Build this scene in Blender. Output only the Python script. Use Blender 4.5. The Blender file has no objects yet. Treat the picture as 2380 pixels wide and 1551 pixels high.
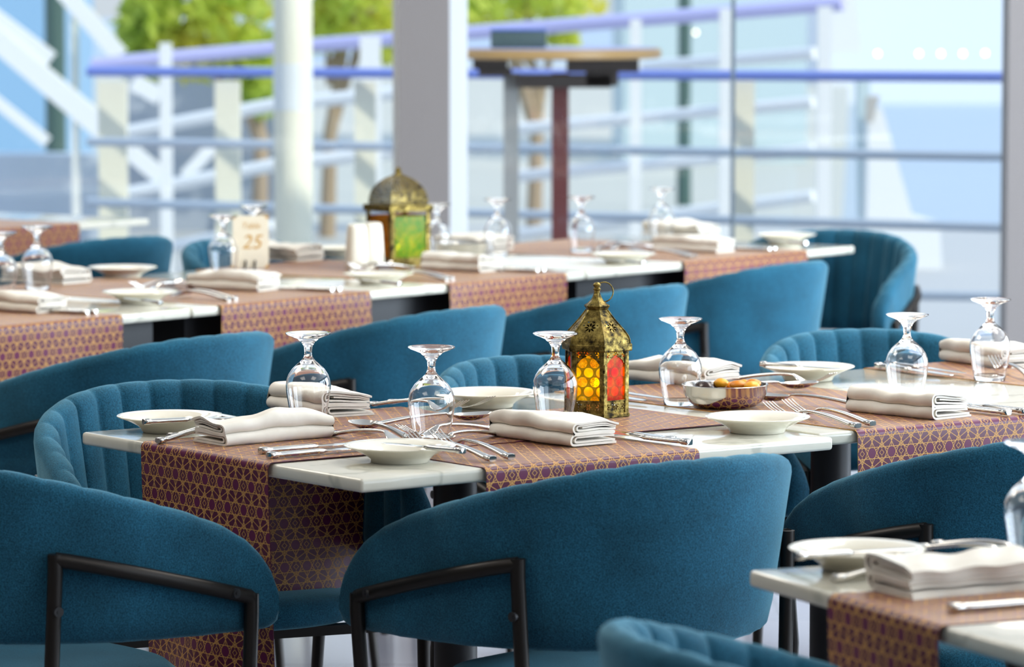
import bpy, bmesh, math, random
from mathutils import Vector, Matrix
random.seed(7)
C = bpy.context.scene.collection
R = math.radians
sin, cos, pi = math.sin, math.cos, math.pi

# ------------------------------------------------------------------ camera maths
FPX, YH, ZC = 9500.0, -40.0, 1.47
PITCH = math.atan((775.5 - YH) / FPX)
_c, _s = cos(PITCH), sin(PITCH)
def ray(u, v):
    dx = (u - 1190) / FPX; dv = -(v - 775.5) / FPX
    return Vector((dx, _c + dv * _s, -_s + dv * _c))
def at(u, v, z=0.75):                     # point of a horizontal plane
    d = ray(u, v); t = (z - ZC) / d.z
    return Vector((d.x * t, d.y * t, z))
def dep(u, v, y):                         # point of a vertical plane at distance y
    d = ray(u, v); t = y / d.y
    return Vector((d.x * t, y, ZC + d.z * t))

# ------------------------------------------------------------------ node helpers
class X:
    def __init__(s, nt, k): s.nt, s.k = nt, k
    def op(s, o, *a):
        n = s.nt.nodes.new('ShaderNodeMath'); n.operation = o
        for i, q in enumerate((s,) + a):
            if isinstance(q, X): s.nt.links.new(q.k, n.inputs[i])
            else: n.inputs[i].default_value = q
        return X(s.nt, n.outputs[0])
    def __add__(s, o): return s.op('ADD', o)
    def __sub__(s, o): return s.op('SUBTRACT', o)
    def __mul__(s, o): return s.op('MULTIPLY', o)
    def __truediv__(s, o): return s.op('DIVIDE', o)
    def __lt__(s, o): return s.op('LESS_THAN', o)
    def __gt__(s, o): return s.op('GREATER_THAN', o)
    def abs(s): return s.op('ABSOLUTE')
    def wrapc(s, p): return s - (s / p).op('ROUND') * p
    def mx(s, o): return s.op('MAXIMUM', o)
    def mn(s, o): return s.op('MINIMUM', o)

class M:
    """small material builder"""
    def __init__(s, name):
        s.m = bpy.data.materials.new(name); s.m.use_nodes = True
        s.nt = s.m.node_tree; s.b = s.nt.nodes['Principled BSDF']; s.out = s.nt.nodes['Material Output']
    def n(s, t, **kw):
        n = s.nt.nodes.new(t)
        for k, v in kw.items(): setattr(n, k, v)
        return n
    def set(s, **kw):
        for k, v in kw.items():
            k = k.replace('_', ' ')
            if k in ('Base Color', 'Sheen Tint', 'Emission Color', 'Specular Tint', 'Coat Tint'): v = tuple(v) + (1,) if len(v) == 3 else v
            s.b.inputs[k].default_value = v
        return s
    def link(s, a, b): s.nt.links.new(a, b)
    def coord(s, kind='Object', scale=None):
        t = s.n('ShaderNodeTexCoord').outputs[kind]
        if scale is not None:
            mp = s.n('ShaderNodeMapping'); mp.inputs['Scale'].default_value = scale if hasattr(scale, '__len__') else (scale,) * 3
            s.link(t, mp.inputs[0]); t = mp.outputs[0]
        return t
    def noise(s, vec, scale, detail=4, rough=.55, dist=0):
        n = s.n('ShaderNodeTexNoise'); n.inputs['Scale'].default_value = scale; n.inputs['Detail'].default_value = detail
        n.inputs['Roughness'].default_value = rough; n.inputs['Distortion'].default_value = dist
        s.link(vec, n.inputs['Vector']); return n.outputs[0]
    def ramp(s, fac, stops):
        r = s.n('ShaderNodeValToRGB'); e = r.color_ramp.elements
        while len(e) < len(stops): e.new(.5)
        for i, (p, c) in enumerate(stops):
            e[i].position = p; e[i].color = tuple(c) + (1,) if len(c) == 3 else c
        s.link(fac, r.inputs[0]); return r.outputs[0]
    def mix(s, fac, a, b, mode='MIX'):
        n = s.n('ShaderNodeMix', data_type='RGBA', blend_type=mode)
        for v, i in ((fac, 0), (a, 6), (b, 7)):
            if hasattr(v, 'links') or hasattr(v, 'is_linked'): s.link(v, n.inputs[i])
            elif i == 0: n.inputs[0].default_value = v
            else: n.inputs[i].default_value = tuple(v) + (1,)
        return n.outputs[2]
    def bump(s, h, strength=.3, dist=.001):
        n = s.n('ShaderNodeBump'); n.inputs['Strength'].default_value = strength; n.inputs['Distance'].default_value = dist
        s.link(h, n.inputs['Height']); s.link(n.outputs[0], s.b.inputs['Normal'])
    def base(s, sock): s.link(sock, s.b.inputs['Base Color'])

def plain(name, col, rough=.5, metal=0, **kw):
    return M(name).set(Base_Color=col, Roughness=rough, Metallic=metal, **kw).m

# ------------------------------------------------------------------ materials
def mat_velvet():
    m = M('teal_velvet'); m.set(Roughness=.85, Sheen_Weight=.55, Sheen_Roughness=.4, Sheen_Tint=(.35, .7, .85), Specular_IOR_Level=.15)
    co = m.coord('Object')
    big = m.noise(co, 9, 3); fine = m.noise(co, 420, 2, .7)
    c1 = m.ramp(big, [(.3, (.009, .058, .098)), (.7, (.014, .096, .164))])
    c2 = m.ramp(fine, [(.3, (.5, .5, .5)), (.72, (1.65, 1.65, 1.6))])
    m.base(m.mix(1, c1, c2, 'MULTIPLY')); m.bump(fine, .35, .002); return m.m
def mat_marble():
    m = M('white_marble'); m.set(Roughness=.07, Specular_IOR_Level=.55)
    co = m.coord('Object', (1, 1, 1))
    dist = m.noise(co, 4, 5, .6)
    w = m.n('ShaderNodeTexWave', wave_type='BANDS', bands_direction='DIAGONAL')
    w.inputs['Scale'].default_value = 2.6; w.inputs['Distortion'].default_value = 9; w.inputs['Detail'].default_value = 4; w.inputs['Detail Scale'].default_value = 2.2
    m.link(co, w.inputs[0])
    vein = m.ramp(w.outputs[1], [(0, (.55, .57, .57)), (.03, (.80, .81, .78)), (.09, (1, 1, 1))])
    cloud = m.ramp(dist, [(.35, (.62, .595, .50)), (.65, (.70, .68, .59))])
    m.base(m.mix(.55, cloud, vein, 'MULTIPLY')); return m.m
def mat_runner():
    m = M('geometric_jacquard'); nt = m.nt
    sep = m.n('ShaderNodeSeparateXYZ'); m.link(m.coord('UV'), sep.inputs[0])
    u, v = X(nt, sep.outputs[0]), X(nt, sep.outputs[1])
    a = .0425; h = a * .8660254; w = .00062
    gold = None
    def add(g, k): return k if g is None else g.mx(k)
    for th in (0, 60, 120):
        nx, ny = -sin(R(th)), cos(R(th))
        d = (u * nx + v * ny).wrapc(h).abs()
        gold = add(gold, (d - .0090).abs() < w)
    for th in (30, 90, 150):
        nx, ny = -sin(R(th)), cos(R(th))
        d = (u * nx + v * ny).wrapc(a / 2).abs()
        gold = add(gold, d < w * .95)
    # nearest lattice centre
    ax, ay = u.wrapc(a), v.wrapc(2 * h)
    bx, by = (u - a / 2).wrapc(a), (v - h).wrapc(2 * h)
    la, lb = ax * ax + ay * ay, bx * bx + by * by
    sel = lb < la
    px = ax + (bx - ax) * sel; py = ay + (by - ay) * sel
    l = la.mn(lb).op('SQRT')
    ang = py.op('ARCTAN2', px)
    scal = (ang * 12).op('COSINE') * .0006
    inside = l < (scal + .0082)
    t = px.abs() - a / 2
    dd = t.abs() + py.abs()
    gold = gold.mn(dd > .0064).mx((dd - .0048).abs() < w * 1.1)
    gold = gold.mn((inside * -1) + 1)
    ring = (l - .0093).abs() < .0005
    gold = gold.mx(ring * ((ang * 12).op('COSINE') > -.2))
    thread = m.noise(m.coord('UV', (1400, 300, 1)), 1, 2)
    gcol = m.ramp(thread, [(.3, (.42, .20, .045)), (.7, (.72, .38, .10))])
    gcol2 = m.ramp(thread, [(.3, (.060, .004, .020)), (.7, (.110, .008, .042))])
    ground = m.mix(inside.k, gcol2, (.115, .006, .052))
    m.base(m.mix(gold.k, ground, gcol))
    rr = gold * .25 + .38; m.link(rr.k, m.b.inputs['Roughness'])
    m.set(Sheen_Weight=.22, Sheen_Roughness=.3, Sheen_Tint=(1, .74, .46), Specular_IOR_Level=.4)
    m.bump(gold.k, .3, .0006); return m.m
def mat_linen():
    m = M('ivory_linen'); m.set(Roughness=.85, Sheen_Weight=.15, Specular_IOR_Level=.15, Base_Color=(.74, .69, .60))
    co = m.coord('Object'); f = m.noise(co, 900, 2, .6); g = m.noise(co, 24, 3)
    m.base(m.ramp(g, [(.3, (.70, .65, .56)), (.7, (.80, .755, .67))])); m.bump(f, .15, .0006); return m.m
def mat_steel():
    m = M('polished_steel'); m.set(Metallic=1, Roughness=.13, Base_Color=(.66, .64, .60)); return m.m
def mat_brass():
    m = M('antique_brass'); m.set(Metallic=.9, Roughness=.42)
    co = m.coord('Object'); n1 = m.noise(co, 90, 6, .7); n2 = m.noise(co, 14, 3)
    k = X(m.nt, n1) + X(m.nt, n2) * .5
    m.base(m.ramp(k.k, [(.60, (.014, .011, .006)), (.72, (.13, .092, .022)), (.92, (.38, .28, .075)), (1.0, (.58, .47, .18))]))
    r = m.ramp(n1, [(.4, (.6, .6, .6)), (.65, (.33, .33, .33))]); m.link(r, m.b.inputs['Roughness']); m.bump(n1, .25, .001); return m.m
def mat_glass(name='clear_glass', col=(1, 1, 1), rough=0, ior=1.47):
    m = M(name); g = m.n('ShaderNodeBsdfGlass'); g.inputs['Color'].default_value = tuple(col) + (1,)
    g.inputs['Roughness'].default_value = rough; g.inputs['IOR'].default_value = ior
    m.link(g.outputs[0], m.out.inputs[0]); return m.m
def mat_pane(fac=.05, tint=(.97, .99, 1)):
    m = M('window_glass'); t = m.n('ShaderNodeBsdfTransparent'); t.inputs[0].default_value = tuple(tint) + (1,)
    g = m.n('ShaderNodeBsdfGlossy'); g.inputs['Roughness'].default_value = .01
    x = m.n('ShaderNodeMixShader'); x.inputs[0].default_value = fac
    m.link(t.outputs[0], x.inputs[1]); m.link(g.outputs[0], x.inputs[2]); m.link(x.outputs[0], m.out.inputs[0]); return m.m
def mat_stained(name, c1, c2):
    m = M(name); uv = m.coord('UV'); nt = m.nt
    sep = m.n('ShaderNodeSeparateXYZ'); m.link(uv, sep.inputs[0])
    u, v = X(nt, sep.outputs[0]), X(nt, sep.outputs[1])
    p = .021
    ax, ay = (u - .0105).wrapc(p), v.wrapc(p * 1.5)
    bx, by = u.wrapc(p), (v - p * .75).wrapc(p * 1.5)
    la = (ax * ax + ay * ay).op('SQRT'); lb = (bx * bx + by * by).op('SQRT')
    l = la.mn(lb)
    a1 = ay.op('ARCTAN2', ax)
    flower = ((a1 * 6).op('COSINE') * .002 + .0045 - la).abs() < .0007
    hgt = ((l - .0095).abs() < .0013).mx(flower)
    n = m.noise(m.coord('Object'), 60, 3)
    col = m.ramp(n, [(.35, c1), (.65, c2)])
    g = m.n('ShaderNodeBsdfTranslucent'); m.link(col, g.inputs[0])
    tr = m.n('ShaderNodeBsdfTransparent'); m.link(col, tr.inputs[0])
    mx0 = m.n('ShaderNodeMixShader'); mx0.inputs[0].default_value = .30
    m.link(g.outputs[0], mx0.inputs[1]); m.link(tr.outputs[0], mx0.inputs[2])
    bp = m.n('ShaderNodeBump'); bp.inputs['Strength'].default_value = .9; bp.inputs['Distance'].default_value = .0015
    m.link(hgt.k, bp.inputs['Height'])
    gl = m.n('ShaderNodeBsdfGlossy'); gl.inputs['Roughness'].default_value = .15; m.link(bp.outputs[0], gl.inputs['Normal']); m.link(bp.outputs[0], g.inputs['Normal'])
    f = m.n('ShaderNodeFresnel'); f.inputs[0].default_value = 1.28; m.link(bp.outputs[0], f.inputs['Normal'])
    dif = m.n('ShaderNodeBsdfDiffuse'); m.link(m.mix(1, col, (.5, .5, .5), 'MULTIPLY'), dif.inputs[0]); m.link(bp.outputs[0], dif.inputs['Normal'])
    mx1 = m.n('ShaderNodeMixShader'); k = hgt * .62 + .22; m.link(k.k, mx1.inputs[0])
    m.link(mx0.outputs[0], mx1.inputs[1]); m.link(dif.outputs[0], mx1.inputs[2])
    mx = m.n('ShaderNodeMixShader'); m.link(f.outputs[0], mx.inputs[0]); m.link(mx1.outputs[0], mx.inputs[1]); m.link(gl.outputs[0], mx.inputs[2])
    m.link(mx.outputs[0], m.out.inputs[0]); return m.m
def mat_pierced(name, motif):
    """antique brass sheet with a pierced flower motif; UV in metres, motif centred on 0,0"""
    bm_ = mat_brass(); bm_.name = name
    m = M.__new__(M); m.m = bm_; m.nt = bm_.node_tree; m.b = m.nt.nodes['Principled BSDF']; m.out = m.nt.nodes['Material Output']; nt = m.nt
    sep = m.n('ShaderNodeSeparateXYZ'); m.link(m.coord('UV'), sep.inputs[0])
    u, v = X(nt, sep.outputs[0]), X(nt, sep.outputs[1])
    def petals(u, v, n, r0, r1, wid, rot=0.0):
        l = (u * u + v * v).op('SQRT'); a = v.op('ARCTAN2', u) + rot
        w = a.wrapc(2 * pi / n).abs() * l
        t = ((l - (r0 + r1) / 2) / ((r1 - r0) / 2))
        return w < ((t * t * -1 + 1) * wid)
    if motif == 'flower':
        k = petals(u, v, 8, .0022, .0105, .0016).mx(petals(u, v, 8, .011, .0145, .0013, pi / 8) * ((v > .002)))
    elif motif == 'lace':
        k = petals(u.wrapc(.019), v, 6, .0012, .0062, .0013).mx(petals(u.wrapc(.019), v, 6, .0066, .0088, .0010, pi / 6))
    else:
        k = petals(u.wrapc(.0085), v.wrapc(.0085), 4, .0004, .0042, .0014).mx(petals((u - .00425).wrapc(.0085), (v - .00425).wrapc(.0085), 4, .0002, .0020, .0012))
    tr = m.n('ShaderNodeBsdfTransparent'); mx = m.n('ShaderNodeMixShader'); m.link(k.k, mx.inputs[0])
    m.link(m.b.outputs[0], mx.inputs[1]); m.link(tr.outputs[0], mx.inputs[2]); m.link(mx.outputs[0], m.out.inputs[0]); return bm_
def mat_emit(name, col, s):
    m = M(name); e = m.n('ShaderNodeEmission'); e.inputs[0].default_value = tuple(col) + (1,); e.inputs[1].default_value = s
    m.link(e.outputs[0], m.out.inputs[0]); return m.m
def mat_leaf():
    m = M('leaf'); m.set(Roughness=.6)
    n = m.noise(m.coord('Object'), 1.8, 2)
    col = m.ramp(n, [(.32, (.38, .54, .08)), (.5, (.66, .76, .13)), (.68, (.95, .84, .18))]); m.base(col)
    t = m.n('ShaderNodeBsdfTranslucent'); m.link(col, t.inputs[0]); x = m.n('ShaderNodeMixShader'); x.inputs[0].default_value = .6
    m.link(m.b.outputs[0], x.inputs[1]); m.link(t.outputs[0], x.inputs[2]); m.link(x.outputs[0], m.out.inputs[0]); return m.m
def mat_floor():
    m = M('floor_tile'); m.set(Roughness=.12, Specular_IOR_Level=.6)
    co = m.coord('Object')
    b = m.n('ShaderNodeTexBrick'); b.offset = 0; b.inputs['Scale'].default_value = 1.6; b.inputs['Mortar Size'].default_value = .006
    b.inputs['Color1'].default_value = (.24, .24, .28, 1); b.inputs['Color2'].default_value = (.27, .27, .31, 1); b.inputs['Mortar'].default_value = (.16, .16, .18, 1)
    b.inputs['Brick Width'].default_value = 1; b.inputs['Row Height'].default_value = 1
    m.link(co, b.inputs[0]); m.base(b.outputs[0]); return m.m

VELVET, MARBLE, RUNNER, LINEN, STEEL, BRASS = mat_velvet(), mat_marble(), mat_runner(), mat_linen(), mat_steel(), mat_brass()
GLASS = mat_glass()
CERAMIC = plain('ivory_ceramic', (.80, .755, .63), .08, Specular_IOR_Level=.6)
BLACK = plain('dark_bronze_metal', (.018, .015, .013), .42, .6)
BLACKP = plain('black_paint', (.01, .01, .012), .5)
WALLP = plain('wall_paint', (.22, .19, .17), .8)
CEILP = plain('ceiling_paint', (.8, .79, .77), .85)
COLUMN = plain('grey_column_paint', (.24, .222, .22), .6)
FRAMEW = plain('white_frame', (.80, .84, .86), .45)
SEAL = plain('grey_seal', (.12, .16, .2), .5)
PANE = mat_pane()
FLOOR = mat_floor()
PIERCE_F, PIERCE_L, PIERCE_N = mat_pierced('pierced_brass_flower', 'flower'), mat_pierced('pierced_brass_lace', 'lace'), mat_pierced('pierced_brass_net', 'net')
AMBER = mat_stained('amber_glass', (.92, .56, .01), (1, .86, .03))
REDG = mat_stained('red_glass', (.72, .05, .008), (.95, .30, .02))
GREENG = mat_stained('green_glass', (.20, .60, .05), (.75, .80, .08))
OCHREG = mat_stained('ochre_glass', (.55, .22, .02), (.80, .42, .04))
FLAME = mat_emit('flame', (1, .62, .18), 60)
WAX = plain('candle_wax', (.85, .75, .5), .5)
DATE = plain('date_skin', (.028, .009, .004), .22, Specular_IOR_Level=.7)
APRI = plain('apricot_flesh', (.85, .38, .008), .38)
APRI2 = plain('apricot_orange', (.78, .25, .01), .4)
CARDM = plain('card_paper', (.82, .74, .58), .7)
GOLDINK = plain('gold_ink', (.62, .33, .05), .5, .3)
WHITEP = plain('outdoor_white_paint', (.86, .84, .70), .5)
WHITEB = plain('outdoor_white', (.80, .83, .86), .5)
RAILB = plain('blue_handrail', (.20, .28, .75), .35)
RAILP = plain('lavender_handrail', (.52, .52, .85), .35)
RAILG = plain('grey_rail', (.42, .50, .62), .45)
GREENP = plain('dark_green_pole', (.06, .12, .11), .5)
WOOD = plain('table_wood', (.72, .42, .16), .4)
DARKB = plain('dark_bracket', (.07, .055, .05), .5)
REDB = plain('red_brown_pole', (.20, .05, .045), .5)
GREYP = plain('grey_pole', (.45, .44, .42), .5)
DECK = plain('deck_pale', (.50, .50, .50), .6)
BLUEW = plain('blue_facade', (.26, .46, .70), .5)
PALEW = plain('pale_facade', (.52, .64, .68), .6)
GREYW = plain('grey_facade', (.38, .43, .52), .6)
BARK = plain('bark', (.36, .28, .20), .9)
LEAF = mat_leaf()

# ------------------------------------------------------------------ mesh builder
class MB:
    def __init__(s): s.v, s.f, s.uv, s.mi = [], [], {}, []
    def face(s, idx, mi=0, uv=None):
        if uv: s.uv[len(s.f)] = uv
        s.f.append(tuple(idx)); s.mi.append(mi)
    def box(s, lo, hi, mi=0):
        b = len(s.v); x0, y0, z0 = lo; x1, y1, z1 = hi
        s.v += [(x0, y0, z0), (x1, y0, z0), (x1, y1, z0), (x0, y1, z0), (x0, y0, z1), (x1, y0, z1), (x1, y1, z1), (x0, y1, z1)]
        for q in ((0, 3, 2, 1), (4, 5, 6, 7), (0, 1, 5, 4), (1, 2, 6, 5), (2, 3, 7, 6), (3, 0, 4, 7)): s.face([b + i for i in q], mi)
        return s
    def rings(s, rings, closed=True, cap0=True, cap1=True, mi=0, loop=False):
        n = len(rings[0]); b = len(s.v)
        for r in rings: s.v += [tuple(p) for p in r]
        m = len(rings)
        for i in range(m if loop else m - 1):
            for j in range(n if closed else n - 1):
                k = (j + 1) % n; i2 = (i + 1) % m
                s.face((b + i * n + j, b + i * n + k, b + i2 * n + k, b + i2 * n + j), mi)
        if closed and not loop:
            if cap0: s.face([b + j for j in range(n)][::-1], mi)
            if cap1: s.face([b + (m - 1) * n + j for j in range(n)], mi)
        return s
    def tube(s, pts, r, n=10, mi=0, caps=True):
        pts = [Vector(p) for p in pts]; rs = []
        up = None
        for i, p in enumerate(pts):
            if i == 0: t = (pts[1] - p).normalized(); sc = 1
            elif i == len(pts) - 1: t = (p - pts[i - 1]).normalized(); sc = 1
            else:
                a, b_ = (p - pts[i - 1]).normalized(), (pts[i + 1] - p).normalized()
                t = (a + b_).normalized(); sc = 1 / max(.5, t.dot(a))
            if up is None:
                up = Vector((0, 0, 1)) if abs(t.z) < .9 else Vector((1, 0, 0))
            x = t.cross(up).normalized(); up2 = x.cross(t).normalized(); up = up2
            rr = r[i] if hasattr(r, '__len__') else r
            rs.append([p + (x * cos(2 * pi * j / n) + up2 * sin(2 * pi * j / n)) * rr * (1 if sc == 1 else (sc if abs(1) else 1)) for j in range(n)])
        return s.rings(rs, True, caps, caps, mi)
    def lathe(s, prof, n=40, z0=0, c=(0, 0), mi=0):
        """closed profile list of (r, z) from axis to axis"""
        b = len(s.v); idx = []
        for r, z in prof:
            if r < 1e-6: idx.append([len(s.v)]); s.v.append((c[0], c[1], z + z0))
            else:
                idx.append(list(range(len(s.v), len(s.v) + n)))
                s.v += [(c[0] + r * cos(2 * pi * j / n), c[1] + r * sin(2 * pi * j / n), z + z0) for j in range(n)]
        for a, b_ in zip(idx, idx[1:]):
            for j in range(n):
                k = (j + 1) % n
                if len(a) == 1 and len(b_) == 1: continue
                if len(a) == 1: s.face((a[0], b_[k], b_[j]), mi)
                elif len(b_) == 1: s.face((a[j], a[k], b_[0]), mi)
                else: s.face((a[j], a[k], b_[k], b_[j]), mi)
        return s
    def build(s, name, mats, parent=None, smooth=True, angle=40, recalc=True, loc=None, bevel=0, bseg=3):
        me = bpy.data.meshes.new(name); me.from_pydata([tuple(p) for p in s.v], [], s.f)
        mats = mats if isinstance(mats, (list, tuple)) else [mats]
        for q in mats: me.materials.append(q)
        if s.uv:
            l = me.uv_layers.new(name='UVMap')
            for fi, uv in s.uv.items():
                p = me.polygons[fi]
                for k, li in enumerate(p.loop_indices): l.data[li].uv = uv[k]
        for p, q in zip(me.polygons, s.mi): p.material_index = q; p.use_smooth = smooth
        if recalc or bevel:
            bm = bmesh.new(); bm.from_mesh(me)
            if bevel:
                es = [e for e in bm.edges if len(e.link_faces) == 2 and e.calc_face_angle(0) > .6]
                bmesh.ops.bevel(bm, geom=es, offset=bevel, segments=bseg, profile=.5, affect='EDGES')
            bmesh.ops.recalc_face_normals(bm, faces=bm.faces)
            for f in bm.faces: f.smooth = smooth
            bm.to_mesh(me); bm.free()
        if smooth:
            try: me.set_sharp_from_angle(angle=R(angle))
            except Exception: pass
        o = bpy.data.objects.new(name, me); C.objects.link(o)
        if parent: o.parent = parent
        if loc is not None: o.location = loc
        return o

def tag(o, label=None, cat=None, group=None, kind=None):
    if label: o['label'] = label
    if cat: o['category'] = cat
    if group: o['group'] = group
    if kind: o['kind'] = kind
    return o
def empty(name, label, cat, loc=(0, 0, 0), rz=0, group=None):
    o = bpy.data.objects.new(name, None); C.objects.link(o); o.location = loc; o.rotation_euler.z = rz
    o.empty_display_size = .05
    return tag(o, label, cat, group)
def copy_tree(o, parent=None):
    c = o.copy(); C.objects.link(c); c.parent = parent
    for ch in o.children: copy_tree(ch, c)
    return c
_used = {}
def spawn(proto, label, loc, rz=0, group=None, tilt=None):
    """first use moves the prototype itself, later uses copy it with its parts"""
    o = proto if proto.name not in _used else copy_tree(proto)
    _used[proto.name] = 1
    o.location = loc; o.rotation_euler = (tilt[0] if tilt else 0, tilt[1] if tilt else 0, rz); o['label'] = label
    if group: o['group'] = group
    return o

# ================================================================== ROOM
WY = 13.5
floor = MB().box((-7, -3, -.1), (5, WY + .2, 0)).build('floor', FLOOR, smooth=False); tag(floor, kind='structure')
# ceiling, walls (the camera stands inside the room)
tag(MB().box((-7, -3, 3.1), (5, WY + .2, 3.2)).build('ceiling', CEILP, smooth=False), kind='structure')
tag(MB().box((-7, -3.1, 0), (5, -3, 3.1)).build('wall_south', WALLP, smooth=False), kind='structure')
tag(MB().box((-7.1, -3, 0), (-7, WY, 3.1)).build('wall_west', WALLP, smooth=False), kind='structure')
wr = MB(); wr.box((5, -3, 0), (5.1, WY, .35)); wr.box((5, -3, 2.6), (5.1, WY, 3.1))
for y in (-3, .5, 4.2, 7.9, 11.6): wr.box((5, y, .35), (5.1, y + .2, 2.8))
tag(wr.build('wall_east', WALLP, smooth=False), kind='structure')
def wx(u, y=WY): return dep(u, 400, y).x
x0, x1, x2, x3 = wx(928), wx(1046), wx(1086), wx(2331)
col = MB().box((x0, WY - .12, 0), (x1, WY + .05, 3.1)).build('trim_1', COLUMN, smooth=False); tag(col, kind='structure')
fr = MB(); fr.box((x1, WY - .02, 0), (x2, WY + .08, 3.1)); fr.box((x0 - .02, WY - .02, 0), (x0, WY + .06, 3.1))
tag(fr.build('trim_2', FRAMEW, smooth=False), kind='structure')
tag(MB().box((x3, WY - .12, 0), (x3 + .3, WY + .05, 3.1)).build('trim_3', COLUMN, smooth=False), kind='structure')
tag(MB().box((x0 - 2.3, WY - .12, 0), (x0 - 2.15, WY + .05, 3.1)).build('trim_4', COLUMN, smooth=False), kind='structure')
sx = wx(1703)
tag(MB().box((sx - .006, WY - .01, .08), (sx + .006, WY + .03, 3.1)).build('trim_5', SEAL, smooth=False), kind='structure')
sill = MB().box((x2, WY - .03, 0), (x3, WY + .06, .08)); sill.box((x0 - 2.15, WY - .03, 0), (x0 - .02, WY + .06, .08))
tag(sill.build('trim_6', FRAMEW, smooth=False), kind='structure')
for i, (a, b) in enumerate(((x0 - 2.15, x0 - .02), (x2, sx - .006), (sx + .006, x3))):
    tag(MB().box((a, WY + .005, .08), (b, WY + .013, 3.1)).build('window_%d' % (i + 1), PANE, smooth=False), kind='structure')
ww = MB(); ww.box((-7, WY, 0), (x0 - 2.3, WY + .1, 3.1)); ww.box((x3 + .3, WY, 0), (5, WY + .1, 3.1))
tag(ww.build('wall_north', WALLP, smooth=False), kind='structure')

# ================================================================== CHAIR
def chair_curve():
    pts = []
    N = 264
    for i in range(17): # right arm, from tip backwards
        y = .217 - .217 * i / 16; k = y / .217
        pts.append(Vector((.302 + .016 * k, y)))
    for i in range(1, 96):
        f = pi / 2 - pi * i / 96
        e = 1.0
        pts.append(Vector((.302 * sin(f), -.292 * cos(f))))
    for i in range(17):
        y = .217 * i / 16; k = y / .217
        pts.append(Vector((-.302 - .016 * k, y)))
    d = [0]
    for a, b in zip(pts, pts[1:]): d.append(d[-1] + (b - a).length)
    L = d[-1]; out = []
    j = 0
    for i in range(N + 1):
        t = L * i / N
        while j < len(d) - 2 and d[j + 1] < t: j += 1
        k = (t - d[j]) / (d[j + 1] - d[j]); out.append((pts[j].lerp(pts[j + 1], k), t))
    return out, L
CURVE, CLEN = chair_curve()
ZTAB = [(-.30, .786), (-.27, .782), (-.227, .772), (-.184, .760), (-.129, .746), (-.06, .728), (0, .712), (.07, .690), (.127, .667), (.165, .645), (.19, .622), (.207, .600), (.217, .578)]
def ztop(y):
    for (a, za), (b, zb) in zip(ZTAB, ZTAB[1:]):
        if y <= b: return za + (zb - za) * (y - a) / (b - a)
    return ZTAB[-1][1]
ZB = .505
def flare(z, y): return 1 - .125 * (ztop(y) - z) / .26 * max(0, min(1, (.08 - y) / .2))
def outer(i, z, off=0):
    p = CURVE[i][0]; a = CURVE[max(0, i - 1)][0]; b = CURVE[min(len(CURVE) - 1, i + 1)][0]
    t = (b - a).normalized(); n = Vector((-t.y, t.x))
    if n.dot(p - Vector((0, -.02 if p.y < 0 else p.y))) < 0: n = -n
    fl = flare(z, p.y); q = p * fl if p.y < 0 else Vector((p.x * fl, p.y))
    q = q + n * off
    return Vector((q.x, q.y, z))
NCH = 21
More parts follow.
